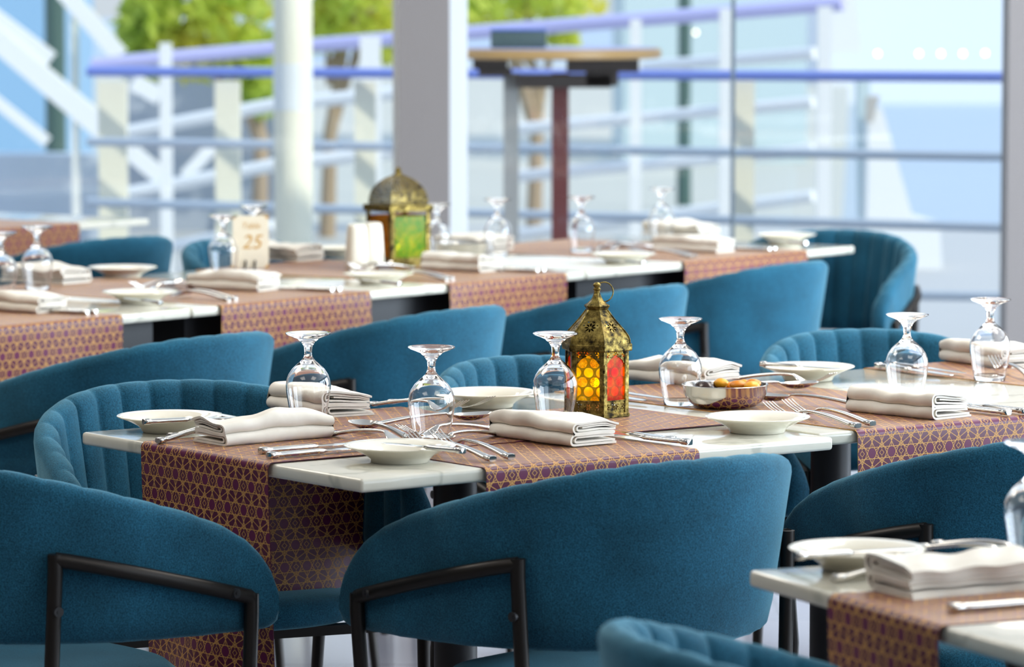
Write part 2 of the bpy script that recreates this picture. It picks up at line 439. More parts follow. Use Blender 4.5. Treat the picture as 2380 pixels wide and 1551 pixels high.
def make_chair(name='tub_chair'):
    root = empty(name, 'x', 'chair', group='teal velvet tub chairs')
    mb = MB(); rr = []
    n = len(CURVE)
    tipw = .020
    for i in range(n):
        p, t = CURVE[i]
        e = min(t, CLEN - t)
        k = 1.0 if e >= tipw else math.sqrt(max(0, 1 - (1 - e / tipw) ** 2))
        k = max(k, .10)
        zt0, zb0 = ztop(p.y), ZB
        mid = (zt0 + zb0) / 2; kh = .62 + .38 * k
        zt, zb = mid + (zt0 - mid) * kh, mid + (zb0 - mid) * kh
        ph = (t / CLEN * NCH) % 1.0
        g = abs(sin(pi * ph)) ** .45              # 0 in the seams, 1 on the flutes
        zt -= .0025 * (1 - g)
        th = (.034 + .011 * g) * (.45 + .55 * k)
        ring = []
        # outer wall upwards
        hr = th * .5
        zs = [zb + .008 + (zt - hr - zb - .008) * q / 7 for q in range(8)]
        for q, z in enumerate(zs): ring.append(outer(i, z, -.003 if q == 0 else 0))
        for q in range(1, 8):                      # rounded rim
            a = pi * q / 8
            ring.append(outer(i, zt - hr + hr * sin(a), -hr + hr * cos(a)))
        for q in range(8):
            z = zs[7 - q]; ring.append(outer(i, z, -th + (.004 if q == 7 else 0)))
        ring.append(outer(i, zb, -th * .6)); ring.append(outer(i, zb, -th * .3))
        rr.append(ring)
    mb.rings(rr)
    mb.build('backrest', VELVET, root, angle=75)
    # seat cushion
    sb = MB(); rs = []
    for (f, z) in ((.0, .458), (.5, .457), (.80, .454), (.93, .447), (.99, .435), (1.0, .422), (.985, .410), (.93, .404), (.5, .404), (0, .404)):
        if f == 0: rs.append((f, z)); continue
        rs.append((f, z))
    def seat_ring(f, z, m=64):
        out = []
        for j in range(m):
            a = 2 * pi * j / m; c_, s_ = cos(a), sin(a); e = 2 / 2.6
            out.append((.252 * f * math.copysign(abs(c_) ** e, c_), -.032 + .202 * f * math.copysign(abs(s_) ** e, s_), z))
        return out
    sb.rings([seat_ring(max(f, .02), z) for f, z in rs]); sb.build('seat', VELVET, root, angle=60)
    # metal side frames: two legs joined by a sloping bar screwed to the shell
    for sd in (1, -1):
        def idx(y):      # curve index on this side at local y
            rng = [i for i in range(n) if CURVE[i][0].x * sd > 0]
            return min(rng, key=lambda i: abs(CURVE[i][0].y - y))
        ir, jf = idx(-.150), idx(.158)
        zr, zf = .636, .556
        step = 1 if jf > ir else -1
        path = []
        ids = list(range(ir, jf + step, step * 3))
        if ids[-1] != jf: ids.append(jf)
        for k, i in enumerate(ids):
            f = k / (len(ids) - 1); path.append(outer(i, zr + (zf - zr) * (f ** 1.15), .0115))
        r = .0112
        bar = MB().tube(path, r, 12).build('support_bar', BLACK, root)
        prv = path[0]; fr_ = path[-1]
        rl = MB().tube([prv + Vector((0, 0, .008)), prv + Vector((0, 0, -.02)), (prv.x * .97, prv.y - .005, .42), (prv.x * .93, prv.y - .055, 0)], [.0112, .0112, .0112, .009], 12).build('leg', BLACK, root)
        fl = MB().tube([fr_ + Vector((0, 0, .008)), fr_ + Vector((0, 0, -.02)), (fr_.x * .96, fr_.y + .005, .42), (fr_.x * .93, fr_.y + .04, 0)], [.0112, .0112, .0112, .009], 12).build('leg', BLACK, root)
        for par, p, nrm in ((bar, path[max(1, int(len(path) * .82))], None), (rl, prv + Vector((0, 0, -.075)), None)):
            d = Vector((p.x, p.y * .4, 0)).normalized()
            sc = MB().tube([p + d * .006, p + d * .0135], .0075, 12)
            sc.tube([p + d * .0130, p + d * .0142], .003, 8)
            sc.build('screw', BLACKP, par)
    rail = MB()
    rail.box((-.24, -.14, .388), (.24, -.115, .404)); rail.box((-.24, .115, .388), (.24, .14, .404)); rail.box((-.012, -.12, .388), (.012, .12, .403))
    rail.build('seat_rail', BLACK, root, smooth=False)
    return root
CHAIR = make_chair()
def chair(x, y, psi, label): return spawn(CHAIR, label, (x, y, 0), R(psi), 'teal velvet tub chairs')

# ================================================================== TABLE FRAMES
class Fr:
    def __init__(s, o, ang): s.o = Vector((o[0], o[1])); s.a = ang; s.e = Vector((cos(R(ang)), sin(R(ang)))); s.n = Vector((-s.e.y, s.e.x))
    def p(s, x, y, z=.75): q = s.o + s.e * x + s.n * y; return Vector((q.x, q.y, z))
    def loc(s, q): d = Vector((q[0], q[1])) - s.o; return d.dot(s.e), d.dot(s.n)
a1, b1 = at(840, 1114), at(1950, 1018)
A1 = math.degrees(math.atan2(b1.y - a1.y, b1.x - a1.x))
F1 = Fr(a1, A1 + .8)
W1, D1 = F1.loc(b1)[0], F1.loc(at(168, 1006))[1]
p2, q2 = at(296, 731), at(1985, 572)
A2 = math.degrees(math.atan2(q2.y - p2.y, q2.x - p2.x)); F2 = Fr(p2, A2)
p0, q0 = at(1740, 1325), at(2380, 1510)
A0 = math.degrees(math.atan2(q0.y - p0.y, q0.x - p0.x)) + 90
_e0 = Vector((cos(R(A0)), sin(R(A0)))); _n0 = Vector((-_e0.y, _e0.x))
F0 = Fr(Vector((p0.x, p0.y)) - _n0 * .78, A0)
r3, s3 = at(0, 531), at(190, 519)
F3 = Fr(Vector((s3.x, s3.y)), A2)
print('FRAMES', A1, W1, D1, 'row2', A2, [tuple(round(k, 2) for k in F2.loc(at(*q))) for q in ((0, 762), (297, 734), (508, 711), (848, 678), (1020, 660), (1320, 636), (1366, 631), (1572, 609), (1852, 582), (1985, 572))], 'row0', A0)
print('T2', [tuple(round(k, 3) for k in F1.loc(at(*q))) for q in ((1850, 996), (1971, 1000), (2380, 964), (1455, 940), (1638, 974), (2009, 857), (2380, 898))])

def table(fr, x0, x1, y0, y1, label, th=.021, shade_block=False):
    root = empty('marble_table', label, 'table', fr.p((x0 + x1) / 2, (y0 + y1) / 2, 0), R(fr.a), 'marble topped dining tables')
    w, d = (x1 - x0) / 2, (y1 - y0) / 2
    MB().box((-w, -d, .75 - th), (w, d, .75)).build('tabletop', MARBLE, root, bevel=.0055, bseg=3)
    if shade_block: MB().box((-w + .05, -d + .07, .63), (w - .05, d - .07, .75 - th)).build('shade_block', BLACKP, root, smooth=False)  # added black box, stands in for the shade under the top
    ns = 2 if x1 - x0 > 1.2 else 1
    for k in range(ns):
        cx = 0 if ns == 1 else (-w * .55, w * .55)[k]
        MB().lathe([(0, .03), (.035, .03), (.035, .70), (.10, .715), (.10, .729), (0, .729)], 24, 0, (cx, 0)).build('pedestal', BLACKP, root)
        MB().lathe([(0, 0), (.22, 0), (.22, .012), (.05, .03), (0, .03)], 32, 0, (cx, 0)).build('base', BLACKP, root)
    return root

def runner(fr, along, c, half, t0, t1, drop0, drop1, zt, label, ends=(True, True), edge=None):
    """table runner; along 'n' runs across the depth of the table, 'e' along its length. t0,t1 are where it turns down (or ends)"""
    th = .0014; r = .010
    path = []
    if drop0 > 0:
        path.append((t0 - r, zt - r - drop0)); nseg = 10
        for k in range(1, nseg): path.append((t0 - r, zt - r - drop0 + drop0 * k / nseg))
        for k in range(7): a = pi - pi / 2 * k / 6; path.append((t0 + r * cos(a) - 0 * r, zt - r + r * sin(a)))
    else: path.append((t0, zt))
    nn = 24
    s0 = t0 + .012 if drop0 else t0 + .01; s1 = t1 - .012 if drop1 else t1 - .01
    for k in range(nn + 1): path.append((s0 + (s1 - s0) * k / nn, zt))
    if drop1 > 0:
        for k in range(7): a = pi / 2 - pi / 2 * k / 6; path.append((t1 + r * cos(a), zt - r + r * sin(a)))
        for k in range(1, 11): path.append((t1 + r, zt - r - drop1 * k / 10))
    else: path.append((t1, zt))
    mb = MB(); nw = 12
    L = [0]
    for a, b in zip(path, path[1:]): L.append(L[-1] + math.hypot(b[0] - a[0], b[1] - a[1]))
    rnd = random.Random(label); ph = rnd.random() * 6
    grid = {}
    for side in (0, 1):
        for i, (t, z) in enumerate(path):
            a = path[max(0, i - 1)]; b = path[min(len(path) - 1, i + 1)]
            tx, tz = b[0] - a[0], b[1] - a[1]; l = math.hypot(tx, tz); nx, nz = -tz / l, tx / l
            for j in range(nw + 1):
                w = -half + 2 * half * j / nw
                hang = max(0, zt - .03 - z)
                wob = .010 * hang / .25 * sin(w * 17 + ph) if hang > 0 else 0
                sgn = -1 if i < len(path) / 2 else 1
                off = 0 if side == 0 else -th
                tt, zz = t + nx * off + sgn * wob * (hang > 0), z + nz * off
                q = fr.p(c + w, tt, zz) if along == 'n' else fr.p(tt, c - w, zz)
                grid[side, i, j] = len(mb.v); mb.v.append(tuple(q))
    u0 = rnd.random()
    for i in range(len(path) - 1):
        for j in range(nw):
            uv = lambda i_, j_: (-half + 2 * half * j_ / nw + u0, L[i_])
            for side in (0, 1):
                ids = [(i, j), (i, j + 1), (i + 1, j + 1), (i + 1, j)]
                mb.face([grid[side, a, b] for a, b in (ids if side else ids[::-1])], 0, [uv(a, b) for a, b in (ids if side else ids[::-1])])
    P = len(path) - 1
    for i in range(P):
        for j in (0, nw): mb.face([grid[0, i, j], grid[0, i + 1, j], grid[1, i + 1, j], grid[1, i, j]], 0, [(u0, .0083)] * 4)
    for j in range(nw):
        for i in (0, P): mb.face([grid[0, i, j], grid[0, i, j + 1], grid[1, i, j + 1], grid[1, i, j]], 0, [(u0, .0083)] * 4)
    # UV edits survive the normal recalculation because bmesh keeps loop layers
    o = mb.build('table_runner', RUNNER, None, angle=60)
    return tag(o, label, 'table runner', 'burgundy and gold table runners')

# row 1
T1 = table(F1, 0, W1, 0, D1, 'square marble table with brass lantern on it, in the middle of the photo')
yo = F1.loc(at(1971, 1003))[1]
x2s = W1 + .012
T2 = table(F1, x2s, x2s + 1.66, yo, yo + D1, 'long marble table pushed against the right side of the lantern table')
Z1, Z2, Z3 = .7516, .7532, .7532
xa0, xa1 = F1.loc(at(1122, 1089))[0], F1.loc(at(1624, 1046))[0]
ca, ha = (xa0 + xa1) / 2, (xa1 - xa0) / 2
runner(F1, 'n', ca, ha, 0, D1, .225, .29, Z1, 'burgundy gold runner crossing the lantern table beneath the lone front napkin')
yb0, yb1 = F1.loc(at(628, 1080))[1], F1.loc(at(325, 1031))[1]
runner(F1, 'e', (yb0 + yb1) / 2, (yb1 - yb0) / 2, 0, W1 + .004, .40, 0, Z2, 'burgundy gold runner hanging low over the left end of the lantern table')
xc0 = F1.loc(at(1971, 1000))[0]
xc0 = x2s + .012 if xc0 < x2s + .012 else xc0
runner(F1, 'n', xc0 + .205, .205, yo, yo + D1, .25, .25, Z1, 'burgundy gold runner under the bowl of dates, hanging over front edge')
xe0 = F1.loc(at(2380, 898))[0]
runner(F1, 'n', xe0 + .205, .205, yo, yo + D1, .25, .25, Z1, 'burgundy gold runner at far right on the long table beneath raised-corner napkin')

# row 2
L2 = [F2.loc(at(*q))[0] for q in ((297, 734), (508, 711), (848, 678), (1020, 660), (1320, 636), (1366, 631), (1572, 609), (1852, 582), (1990, 572))]
DD2 = .80
T5 = table(F2, -1.3, (L2[1] + L2[0]) / 2 - .02 + .09, 0, DD2, 'marble table at left edge with folded napkin and glasses, second row', shade_block=True)
T6 = table(F2, (L2[1] + L2[0]) / 2 - .02 + .096, L2[5], 0, DD2, 'marble table in second row carrying domed lantern and number card', shade_block=True)
T7 = table(F2, L2[5] + .006, L2[8], 0, DD2, 'marble table at right end of the second row near window', shade_block=True)
runner(F2, 'n', L2[0] - .24, .24, 0, DD2, .24, .34, Z1, 'pink gold runner at left edge of photo on second row table')
runner(F2, 'n', (L2[1] + L2[2]) / 2, (L2[2] - L2[1]) / 2, 0, DD2, .24, .34, Z1, 'pink gold runner hanging below rolled napkin beside number card')
runner(F2, 'n', (L2[3] + L2[4]) / 2, (L2[4] - L2[3]) / 2, 0, DD2, .24, .34, Z1, 'pink gold runner hanging right of the domed lantern')
runner(F2, 'n', (L2[6] + L2[7]) / 2, (L2[7] - L2[6]) / 2, 0, DD2, .24, .34, Z1, 'pink gold runner at right end of second row')
# row 3 and row 0
T8 = table(F3, -1.2, .30, 0, .8, 'distant marble table by the window behind the left second row')
runner(F3, 'n', -.26, .24, 0, .8, .26, .2, Z1, 'burgundy runner on the distant table at upper left')
T0 = table(F0, 0, 1.25, 0, .78, 'marble table corner in blurred foreground at lower right')
y00, y01 = F0.loc(at(2212, 1456))[1], F0.loc(at(1898, 1386))[1]
runner(F0, 'e', (y00 + y01) / 2, (y01 - y00) / 2, 0, 1.24, .27, 0, Z1, 'burgundy gold runner in blurred foreground at lower right')

# ================================================================== CHAIR PLACEMENT
chair(.125, 6.10, 37, 'teal tub chair seen from behind, front of lantern table')
chair(-.722, 6.165, -48.7, 'teal tub chair with its back at lower left corner of photo')
chair(.80, 6.45, 26, 'dark teal chair back under the far right runner, cut by right edge')
chair(-.50, 6.80, 203, 'fluted teal chair behind the lantern table, plate and marble corner before it')
chair(.157, 7.30, 222, 'fluted teal chair directly behind the small brass lantern')
chair(.775, 7.85, 205, 'fluted teal chair behind plate and upside down glass at right')
chair(.382, 4.355, -73, 'blurred teal chair in near foreground at bottom right')
chair(.97, 5.40, A0 + 180, 'teal chair beyond the blurred foreground table at right edge')
for (x, y, ps, lb) in ((-.77, 8.15, 51, 'blue chair back below the leftmost pink runner, second row'), (-.305, 8.80, 54, 'blue chair back second from left in second row'),
                   (.115, 9.42, 54, 'teal blue chair back right behind the small lantern top, second row'), (.50, 10.22, 54, 'bright blue chair back at right end of second row')):
    chair(x, y, ps, lb)
chair(.81, 11.15, 152, 'blue chair with dark fluted inside at the end of second row by window')
chair(-1.23, 11.25, 47, 'teal chair back before the distant upper left table')
pb = F2.p(1.70, .98); chair(pb.x, pb.y, A2 + 180, 'teal chair top peeking between number card and salt shakers')


# ================================================================== TABLEWARE PROTOTYPES
def sec(y, w, z, t, n=14, e=.6):
    out = []
    for j in range(n):
        a = 2 * pi * j / n; c_, s_ = cos(a), sin(a)
        out.append((w * math.copysign(abs(c_) ** e, c_), y, z + t * math.copysign(abs(s_) ** e, s_)))
    return out
def handle(mb, L, arch, neck_w=.0032):
    st = [(0, .0062, .0040, .0036), (.002, .0078, .0042, .0040), (.010, .0080, .0046, .0040), (.0125, .0066, .0048, .0030), (.016, .0072, .0052, .0030)]
    for k in range(1, 13):
        f = k / 12; y = .016 + (L - .016) * f
        st.append((y, .0072 + (neck_w - .0072) * f ** .8, .0052 + arch * sin(pi * .5 * min(1, f * 1.05)), .0030 - .0008 * f))
    return st
def make_fork():
    mb = MB(); st = handle(mb, .112, .011)
    st += [(.120, .0040, .0160, .0018), (.127, .0075, .0125, .0014), (.135, .0110, .0085, .0012), (.143, .0120, .0062, .0011), (.150, .0121, .0055, .0010)]
    mb.rings([sec(*q) for q in st])
    for k in range(4):
        x = (-.0097, -.0033, .0033, .0097)[k]
        rs = []
        for f in range(8):
            g = f / 7; y = .149 + .048 * g
            w = .0020 * (1 - .55 * g); r = sec(y, w, .0055 + .018 * g ** 1.6, .0009 * (1 - .3 * g), 8)
            rs.append([(p[0] + x * (1 + .02 * g), p[1], p[2]) for p in r])
        mb.rings(rs)
    return mb.build('table_fork', STEEL, angle=50)
def make_knife(name='table_knife', L=1.0):
    mb = MB(); st = [(0, .0064, .0048, .0044), (.002, .0082, .005, .0048), (.012, .0084, .005, .0048), (.0145, .0068, .005, .0036), (.018, .0076, .005, .0036)]
    for k in range(1, 9): st.append((.018 + .072 * k / 8, .0076 + .0012 * sin(pi * k / 8), .005, .0036))
    st += [(.094, .0060, .005, .0028), (.098, .0085, .005, .0011), (.12, .0098, .0048, .0009), (.17, .0104, .0045, .0008), (.19, .0100, .0043, .0007), (.202, .0075, .0042, .0006), (.208, .0035, .0042, .0005)]
    mb.rings([sec(y * L, w * (.85 if L < 1 else 1), z, t) for y, w, z, t in st]); return mb.build(name, STEEL, angle=50)
def make_spoon():
    mb = MB(); st = handle(mb, .118, .010); st += [(.126, .0036, .0150, .0017), (.131, .0048, .0125, .0014)]
    mb.rings([sec(*q) for q in st])
    NY, NX = 14, 10; g = {}
    for sd in (0, 1):
        for i in range(NY + 1):
            f = i / NY; y = .129 + .066 * f
            w = .0205 * math.sqrt(max(.0, 1 - (abs(f - .52) / .52) ** 2.3)) + .0012
            rim = .0125 - .001 * f + .003 * f * f
            dp = .0095 * (sin(pi * f) ** .7)
            for j in range(NX + 1):
                x = -1 + 2 * j / NX
                g[sd, i, j] = len(mb.v); mb.v.append((w * x, y, rim - dp * (1 - x * x) - (.0011 if sd else 0) + .0008))
    for i in range(NY):
        for j in range(NX):
            for sd in (0, 1): mb.face([g[sd, i, j], g[sd, i, j + 1], g[sd, i + 1, j + 1], g[sd, i + 1, j]][::(1 if sd == 0 else -1)])
        for j in (0, NX): mb.face([g[0, i, j], g[0, i + 1, j], g[1, i + 1, j], g[1, i, j]])
    for j in range(NX):
        for i in (0, NY): mb.face([g[0, i, j], g[0, i, j + 1], g[1, i, j + 1], g[1, i, j]])
    return mb.build('table_spoon', STEEL, angle=60)
FORK, KNIFE, BKNIFE, SPOON = make_fork(), make_knife(), make_knife('butter_knife', .80), make_spoon()
for o_, k_ in ((FORK, 1.1), (KNIFE, 1.08), (SPOON, 1.06)): o_.data.transform(Matrix.Scale(k_, 4))
tag(FORK, cat='fork'); tag(KNIFE, cat='knife'); tag(BKNIFE, cat='knife'); tag(SPOON, cat='spoon')
GOB = MB().lathe([(0, .1462), (.012, .1466), (.030, .1480), (.0362, .1486), (.0374, .1474), (.0366, .1458), (.028, .1424), (.018, .1383), (.0115, .1330), (.0078, .1270),
    (.0063, .1210), (.0060, .1150), (.0070, .1092), (.0105, .1035), (.0180, .0970), (.0262, .0893), (.0325, .0800), (.0360, .0705), (.0370, .0620), (.0366, .0530),
    (.0350, .0420), (.0325, .0270), (.0298, .0120), (.0280, .0008), (.0275, 0), (.0270, .0008), (.0287, .0120), (.0314, .0270), (.0339, .0420), (.0355, .0530), (.0359, .0620), (.0349, .0705), (.0314, .0796),
    (.0250, .0884), (.0170, .0952), (.0095, .0995), (.004, .1012), (0, .1016)], 56).build('water_goblet', GLASS, angle=80)
tag(GOB, cat='glass')
PLATE = MB().lathe([(0, .0030), (.036, .0030), (.0395, .0006), (.0425, 0), (.0445, .0012), (.046, .006), (.052, .0108), (.064, .0168), (.078, .0225), (.0838, .0246), (.0848, .0258), (.0838, .0268), (.0760, .0252), (.060, .0212), (.0535, .0170), (.0480, .0116), (.044, .0092), (.030, .0086), (0, .0084)], 64).build('bread_plate', CERAMIC, angle=60)
tag(PLATE, cat='plate')
def strip(path, th):
    """closed outline around a 2-D centre line"""
    A, B = [], []
    for i, p in enumerate(path):
        a = path[max(0, i - 1)]; b = path[min(len(path) - 1, i + 1)]
        dx, dz = b[0] - a[0], b[1] - a[1]; l = math.hypot(dx, dz) or 1
        A.append((p[0] - dz / l * th, p[1] + dx / l * th)); B.append((p[0] + dz / l * th, p[1] - dx / l * th))
    return A + B[::-1]
def seg(a, b, n): return [(a[0] + (b[0] - a[0]) * k / n, a[1] + (b[1] - a[1]) * k / n) for k in range(n)]
def arc(cx, cz, r, a0, a1, n): return [(cx + r * cos(R(a0 + (a1 - a0) * k / n)), cz + r * sin(R(a0 + (a1 - a0) * k / n))) for k in range(n)]
def make_napkin(name, seed, Ln=.20, puff=1.0):
    rnd = random.Random(seed); mb = MB()
    outerp = seg((.047, .0020), (-.038, .0020), 8) + arc(-.038, .0105, .0085, 270, 90, 10) + seg((-.038, .0190), (.040, .0170), 8) + arc(.040, .0186, .0016, -90, 90, 5) + \
        seg((.040, .0202), (-.035, .0218), 8) + arc(-.035, .0308, .0090, 270, 90, 10) + seg((-.035, .0398), (.030, .0375), 7) + seg((.030, .0375), (.0505, .0318), 4) + [(.0505, .0318)]
    in1 = seg((.045, .0060), (-.033, .0062), 8) + arc(-.033, .0105, .0043, 270, 90, 7) + seg((-.033, .0148), (.043, .0130), 8) + [(.043, .0130)]
    in2 = seg((.046, .0238), (-.030, .0264), 8) + arc(-.030, .0310, .0046, 270, 90, 7) + seg((-.030, .0356), (.030, .0330), 6) + seg((.030, .0330), (.047, .0285), 3) + [(.047, .0285)]
    in3 = seg((.047, .0262), (.030, .0295), 4) + seg((.030, .0295), (-.022, .0312), 6) + [(-.022, .0312)]
    ph = [rnd.random() * 6 for _ in range(6)]
    for k, (pth, th) in enumerate(((outerp, .0017), (in1, .0015), (in2, .0015), (in3, .0012))):
        ol = strip(pth, th); rs = []
        NY = 22; ll = Ln * (1 - .012 * k)
        for i in range(NY + 1):
            f = -1 + 2 * i / NY; y = ll / 2 * f; r = []
            pinch = 1 - .10 * max(0, abs(f) - .8) / .2
            for (x, z) in ol:
                up = z / .04
                zz = z * (1 + .10 * puff * up * sin(3.0 * f + ph[0] + x * 22)) * (.94 + .06 * pinch) + .0016 * up * sin(9 * f + ph[1] + x * 60)
                xx = x * (1 + .04 * sin(2.4 * f + ph[2])) + .005 * up * sin(2.2 * f + ph[3]) + .0012 * sin(7 * f + ph[5] + z * 90) + .004 * puff * (up - .5) * f
                yy = y + .004 * up * sin(x * 50 + ph[4]) * f
                r.append((xx, yy, max(.0003, zz)))
            rs.append(r)
        mb.rings(rs)
    return tag(mb.build(name, LINEN, angle=50), cat='napkin')
NAPS = [make_napkin('folded_napkin', 3), make_napkin('folded_napkin', 11, .205, 1.5), make_napkin('folded_napkin', 23, .19, .6)]

def ang2(a, b): return math.atan2(b.y - a.y, b.x - a.x) - pi / 2
def lay(proto, pe, ph, label, z=Z2 + .0002, L=.10, group=None, up=0):
    """lay cutlery from the handle end towards the head, both on the table"""
    a, b = at(pe[0], pe[1], z), at(ph[0], ph[1], z)
    return spawn(proto, label, a, ang2(a, b), group)
def put(proto, px, label, z=.75, rz=0, group=None): return spawn(proto, label, at(px[0], px[1], z), rz, group)
G_G, G_P, G_N, G_F, G_K, G_S, G_B = 'upside down water goblets', 'ivory bread plates', 'folded ivory napkins', 'steel forks', 'steel knives', 'steel spoons', 'butter knives on plates'

# glasses ------------------------------------------------------------
for px, z, lb in (((717, 983), Z1, 'upside down goblet beside far napkin, leftmost on the lantern table'),
                  ((1003, 1024), Z2, 'upside down goblet behind the front bread plate at the marble corner'),
                  ((1291, 984), Z2, 'upside down goblet standing in front of the small brass lantern'),
                  ((1581, 941), Z1, 'upside down goblet left of the bowl of dates'),
                  ((2107, 928), .75, 'upside down goblet on bare marble behind the right front napkin'),
                  ((2300, 884), Z1, 'upside down goblet at far right in front of a raised-corner napkin'),
                  ((3, 690), Z1, 'blurred goblet cut by the left edge of photo, second row'),
                  ((87, 672), Z1, 'blurred goblet with soup spoon behind it, second row left'),
                  ((519, 640), Z1, 'blurred goblet just left of the number card'),
                  ((590, 612), Z1, 'blurred goblet standing behind the number card'),
                  ((1016, 606), Z1, 'blurred goblet touching the right side of the domed lantern'),
                  ((1156, 592), Z1, 'blurred goblet below the window frame, second right of domed lantern'),
                  ((1351, 586), Z1, 'blurred goblet under the outdoor table pole, second row'),
                  ((1537, 560), Z1, 'blurred goblet farthest right in second row'),
                  ((2400, 1300), .75, 'blurred goblet cut by right edge in the foreground')):
    put(GOB, px, lb, z, random.random() * 6, G_G)
# plates -------------------------------------------------------------
for px, z, lb in (((930, 1074), .75, 'bread plate on the front marble corner of lantern table'), ((394, 1003), .75, 'bread plate at the left marble corner of lantern table'),
                  ((1760, 1005), .75, 'bread plate on marble right of the brass lantern'), ((1132, 946), .75, 'bread plate behind goblets at far side of lantern table'),
                  ((1878, 884), .75, 'bread plate before the fluted chair, far side of right table'),
                  ((325, 704), .75, 'blurred bread plate right of a napkin, leftmost in second row'), ((880, 660), .75, 'blurred bread plate in front of salt shakers'),
                  ((1448, 612), .75, 'blurred bread plate at seam of the second row tables'), ((1826, 566), .75, 'blurred bread plate at right end of second row'),
                  ((285, 645), .75, 'blurred bread plate behind a big spoon, second row left'),
                  ((1992, 1322), .75, 'bread plate on the foreground table corner, lower right'), ((790, 597), .75, 'blurred bread plate between number card and shakers')):
    put(PLATE, px, lb, z, 0, G_P)
def napkin(k, px, ang, lb, z=Z2 + .0003):
    spawn(NAPS[k], lb, at(px[0], px[1], z), R(ang), G_N)
napkin(0, (1283, 1022), A1 + 2, 'folded napkin with open folds to the front, beside the small lantern')
napkin(1, (612, 1022), A1 + 91, 'folded napkin on the runner at left end of lantern table')
napkin(2, (745, 957), A1 - 4, 'folded napkin behind the leftmost goblet, far side of lantern table', Z1)
napkin(1, (1588, 889), A1 + 4, 'folded napkin behind goblet and bowl of dates', Z1)
napkin(2, (2112, 963), A1 + 6, 'folded napkin at front of the right table under a goblet', Z1)
napkin(0, (2300, 846), A1 - 8, 'folded napkin with a raised corner at far right edge', Z1)
napkin(0, (48, 722), A2 - 4, 'blurred rolled napkin at left edge of second row', Z1)
napkin(1, (545, 672), A2 + 3, 'blurred napkin in front of the number card', Z1)
napkin(2, (1075, 628), A2 - 3, 'blurred napkin rolled open, right of the domed lantern', Z1)
napkin(0, (1612, 584), A2 + 2, 'blurred napkin on right end runner in second row', Z1)
napkin(1, (105, 655), A2 + 180, 'blurred napkin behind the second row left goblet', Z1)
napkin(2, (660, 603), A2 + 176, 'blurred napkin right behind the number card', Z1)
napkin(0, (1100, 580), A2 + 182, 'blurred napkin behind goblets below the window frame', Z1)
napkin(1, (1580, 548), A2 + 178, 'blurred napkin behind the farthest right goblet, second row', Z1)
napkin(2, (2225, 1370), A0 - 90 + 4, 'blurred napkin on foreground table at lower right', Z1)

# cutlery, front seat of the lantern table
FORKS = [((1146, 1074), (965, 1045), 'left fork of the front pair, tines by the marble corner plate'), ((1189, 1069), (1000, 1036), 'right fork of the front pair beside folded napkin'),
         ((366, 1031), (610, 1010), 'lower fork half under napkin at left end of lantern table'), ((392, 1020), (684, 996), 'upper fork half under napkin at left end of lantern table'),
         ((768, 1014), (930, 1034), 'fork crossing a spoon between two goblets, tines raised'),
         ((862, 945), (1085, 966), 'fork from behind the middle goblet towards the far plate'), ((905, 940), (1100, 955), 'second fork by far bread plate behind middle goblet'),
         ((1152, 1001), (985, 1020), 'fork behind the forks pair under middle goblet'),
         ((1995, 996), (1815, 974), 'lower of two forks right of the marble plate'), ((2029, 991), (1840, 966), 'upper of two forks right of the marble plate'),
         ((1706, 884), (1866, 896), 'fork resting over spoon bowl near the dates'),
         ((2250, 952), (2090, 938), 'fork peeking out behind the right front napkin'), ((2400, 884), (2322, 862), 'fork through the far right goblet')]
for a, b, lb in FORKS: lay(FORK, a, b, 'steel ' + lb, Z2 + .0003, group=G_F)
for a, b, lb in (((605, 1056), (830, 1037), 'upper knife of pair at front edge of left runner'), ((624, 1067), (850, 1047), 'lower knife of pair at front edge of left runner'),
                 ((1604, 1036), (1400, 1012), 'front knife of pair right of the near napkin'), ((1566, 1030), (1365, 1003), 'rear knife of pair right of the near napkin'),
                 ((497, 972), (640, 1000), 'knife handle showing above napkin, right of left plate'), ((466, 974), (600, 1002), 'knife handle nearest the left corner plate'),
                 ((1330, 912), (1515, 940), 'knife blade emerging right of the lantern'), ((1362, 908), (1560, 934), 'second knife right of the lantern behind the first'),
                 ((2345, 966), (2170, 946), 'left knife right of the front napkin on right table'), ((2385, 963), (2200, 940), 'right knife right of the front napkin on right table'),
                 ((2038, 855), (2260, 884), 'near knife on far right runner'), ((2062, 851), (2300, 880), 'rear knife on far right runner')):
    lay(KNIFE, a, b, 'steel ' + lb, Z2 + .0003, group=G_K)
for a, b, lb in (((958, 1028), (790, 990), 'spoon with its bowl against the far napkin'), ((866, 992), (1030, 985), 'spoon seen through the middle goblet'),
                 ((1158, 1013), (1000, 1040), 'spoon under the forks by middle goblet'), ((1640, 914), (1862, 908), 'spoon whose bowl shows right of the dates'),
                 ((2010, 948), (1850, 940), 'spoon behind two forks on the right runner')):
    lay(SPOON, a, b, 'steel ' + lb, Z2 + .0003, group=G_S)
def butter(pe, ph, lb, zp=.75):
    a, b = at(pe[0], pe[1], zp + .0268), at(ph[0], ph[1], zp + .0268)
    spawn(BKNIFE, lb, a, ang2(a, b), G_B)
butter((1078, 1056), (925, 1040), 'butter knife across the plate on front marble corner')
butter((333, 988), (520, 978), 'butter knife across the left corner plate')
butter((1768, 852), (1905, 860), 'butter knife across plate before fluted chair')
butter((1850, 1303), (2150, 1282), 'butter knife on the foreground plate')
